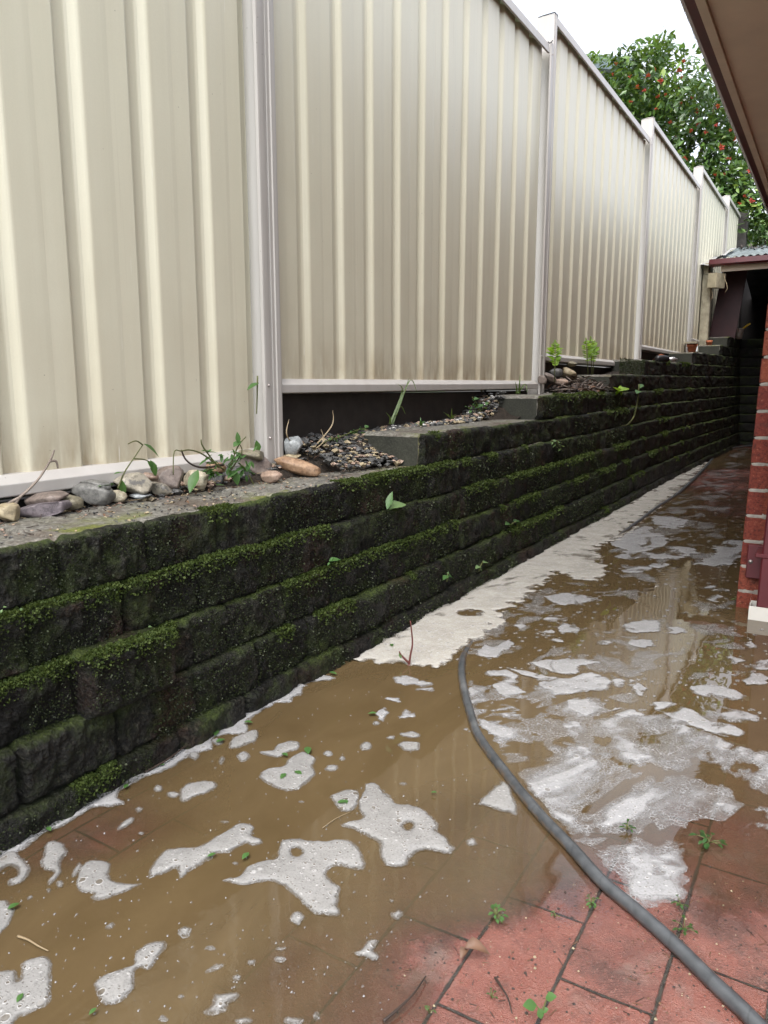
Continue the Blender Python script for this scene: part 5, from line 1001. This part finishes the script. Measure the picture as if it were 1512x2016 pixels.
for i, (x, y_, z) in enumerate([(-3.6, 12.9, 5.0), (-3.0, 13.2, 5.7), (-2.2, 13.1, 5.2), (-1.7, 13.1, 4.6), (-1.9, 13.0, 5.3), (-4.0, 13, 4.4)]):
    mb.tube([(-2.9, 13.4, 1.4), (-2.9+(x+2.9)*.3, 13.3, 2.6), (-2.9+(x+2.9)*.7, 13.2, 3.7+(z-3.7)*.35), (x, y_, z)], [.09, .06, .035, .010], 8)
mb.build('trunk', BARK, tree)
rt = random.Random(3); fronts = [p for p in TP if p[1] < 13.0]; fl0 = None
fx = [(1213, 125), (1206, 146), (1255, 172), (1240, 150), (1276, 150), (1288, 137), (1346, 120), (1337, 138), (1342, 152), (1295, 190), (1334, 172), (1310, 186), (1340, 203), (1293, 214), (1242, 200), (1362, 192), (1413, 209), (1375, 245), (1410, 246), (1438, 256), (1450, 274), (1330, 270), (1372, 218), (1348, 313), (1431, 312), (1438, 312), (1407, 344), (1426, 342), (1478, 335), (1466, 387), (1456, 400), (1360, 258), (1300, 160), (1268, 178), (1390, 260), (1320, 240), (1420, 290), (1480, 395)]
for i, (x, y) in enumerate(fx):
    p = onY(x, y, 12.35+rt.uniform(-.1, .25))
    if fl0 is None:
        mb = MB()
        for k in range(26):
            d = Vector((rt.gauss(0, 1), rt.gauss(0, 1), rt.gauss(0, 1))).normalized(); mb.leaf(d*.01, d, (0, 0, 1), rt.uniform(.05, .085), .035, .2, .1)
        fl0 = o = mb.build('blossom', RED, None, False); o.parent = tree
    else:
        o = fl0.copy(); C.objects.link(o); o.parent = tree
    o.location = p-Vector(tree.location); o.rotation_euler = (rt.random()*6, rt.random()*6, rt.random()*6); s = rt.uniform(.30, .65); o.scale = (s, s, s)
b2 = thing('hill_shrub', 'lighter green shrub mass above the shed roof at the right edge', 'shrub', (-.6, 17, 1.5))
V, Fq, _ = cloud(9000, [(-.9, 17, 3.3, 1.3, 1, 1.0), (.4, 17.5, 3.6, 1.4, 1, 1.2), (-1.9, 17.2, 3.0, .8, .8, .9), (1.6, 17.5, 3.0, 1.3, 1, 1.2)], .075, 8)
mesh_obj('crown', V, Fq, HILLLEAF, b2, False); MB().tube([(-.6, 17, 1.0), (-.6, 17.1, 2.2), (-.4, 17.2, 3.2)], [.12, .09, .05], 8).build('trunk', BARK, b2)
b3 = thing('hill_shrub', 'dark evergreen bush filling the gap between tree and fence end', 'shrub', (-2.2, 15.5, 1.5))
V, Fq, _ = cloud(9000, [(-2.2, 15.5, 3.0, 1.4, .8, 1.2), (-3.6, 15.6, 3.6, 1.4, .8, 1.3), (-1.2, 15.6, 2.6, .9, .8, .9)], .075, 9)
mesh_obj('crown', V, Fq, TREELEAF, b3, False); MB().tube([(-2.2, 15.5, 1.0), (-2.2, 15.5, 2.0), (-2.3, 15.5, 3.0)], [.12, .09, .05], 8).build('trunk', BARK, b3)
nr = thing('neighbour_house', 'blue grey roof of a neighbouring house peeking out behind the tree', 'house', (-7, 22, 2))
p1_, p2_ = onY(1140, 98, 21), onY(1240, 128, 21)
MB().add([(-7.6, 21, 9.75), (-5.3, 21, 9.1), (-5.3, 21, 8.8), (-7.6, 21, 9.4), (-7.6, 27, 10.3), (-5.3, 27, 9.7), (-5.3, 27, 9.4), (-7.6, 27, 10.0)], [(0, 1, 2, 3), (7, 6, 5, 4), (0, 4, 5, 1), (1, 5, 6, 2), (2, 6, 7, 3), (3, 7, 4, 0)]).build('roof', BLUEROOF, nr, False)
MB().box(-7.3, -5.5, 21.5, 26.5, 2, 8.7).build('wall', simple('pale render', (.45, .44, .42), .8), nr, False)
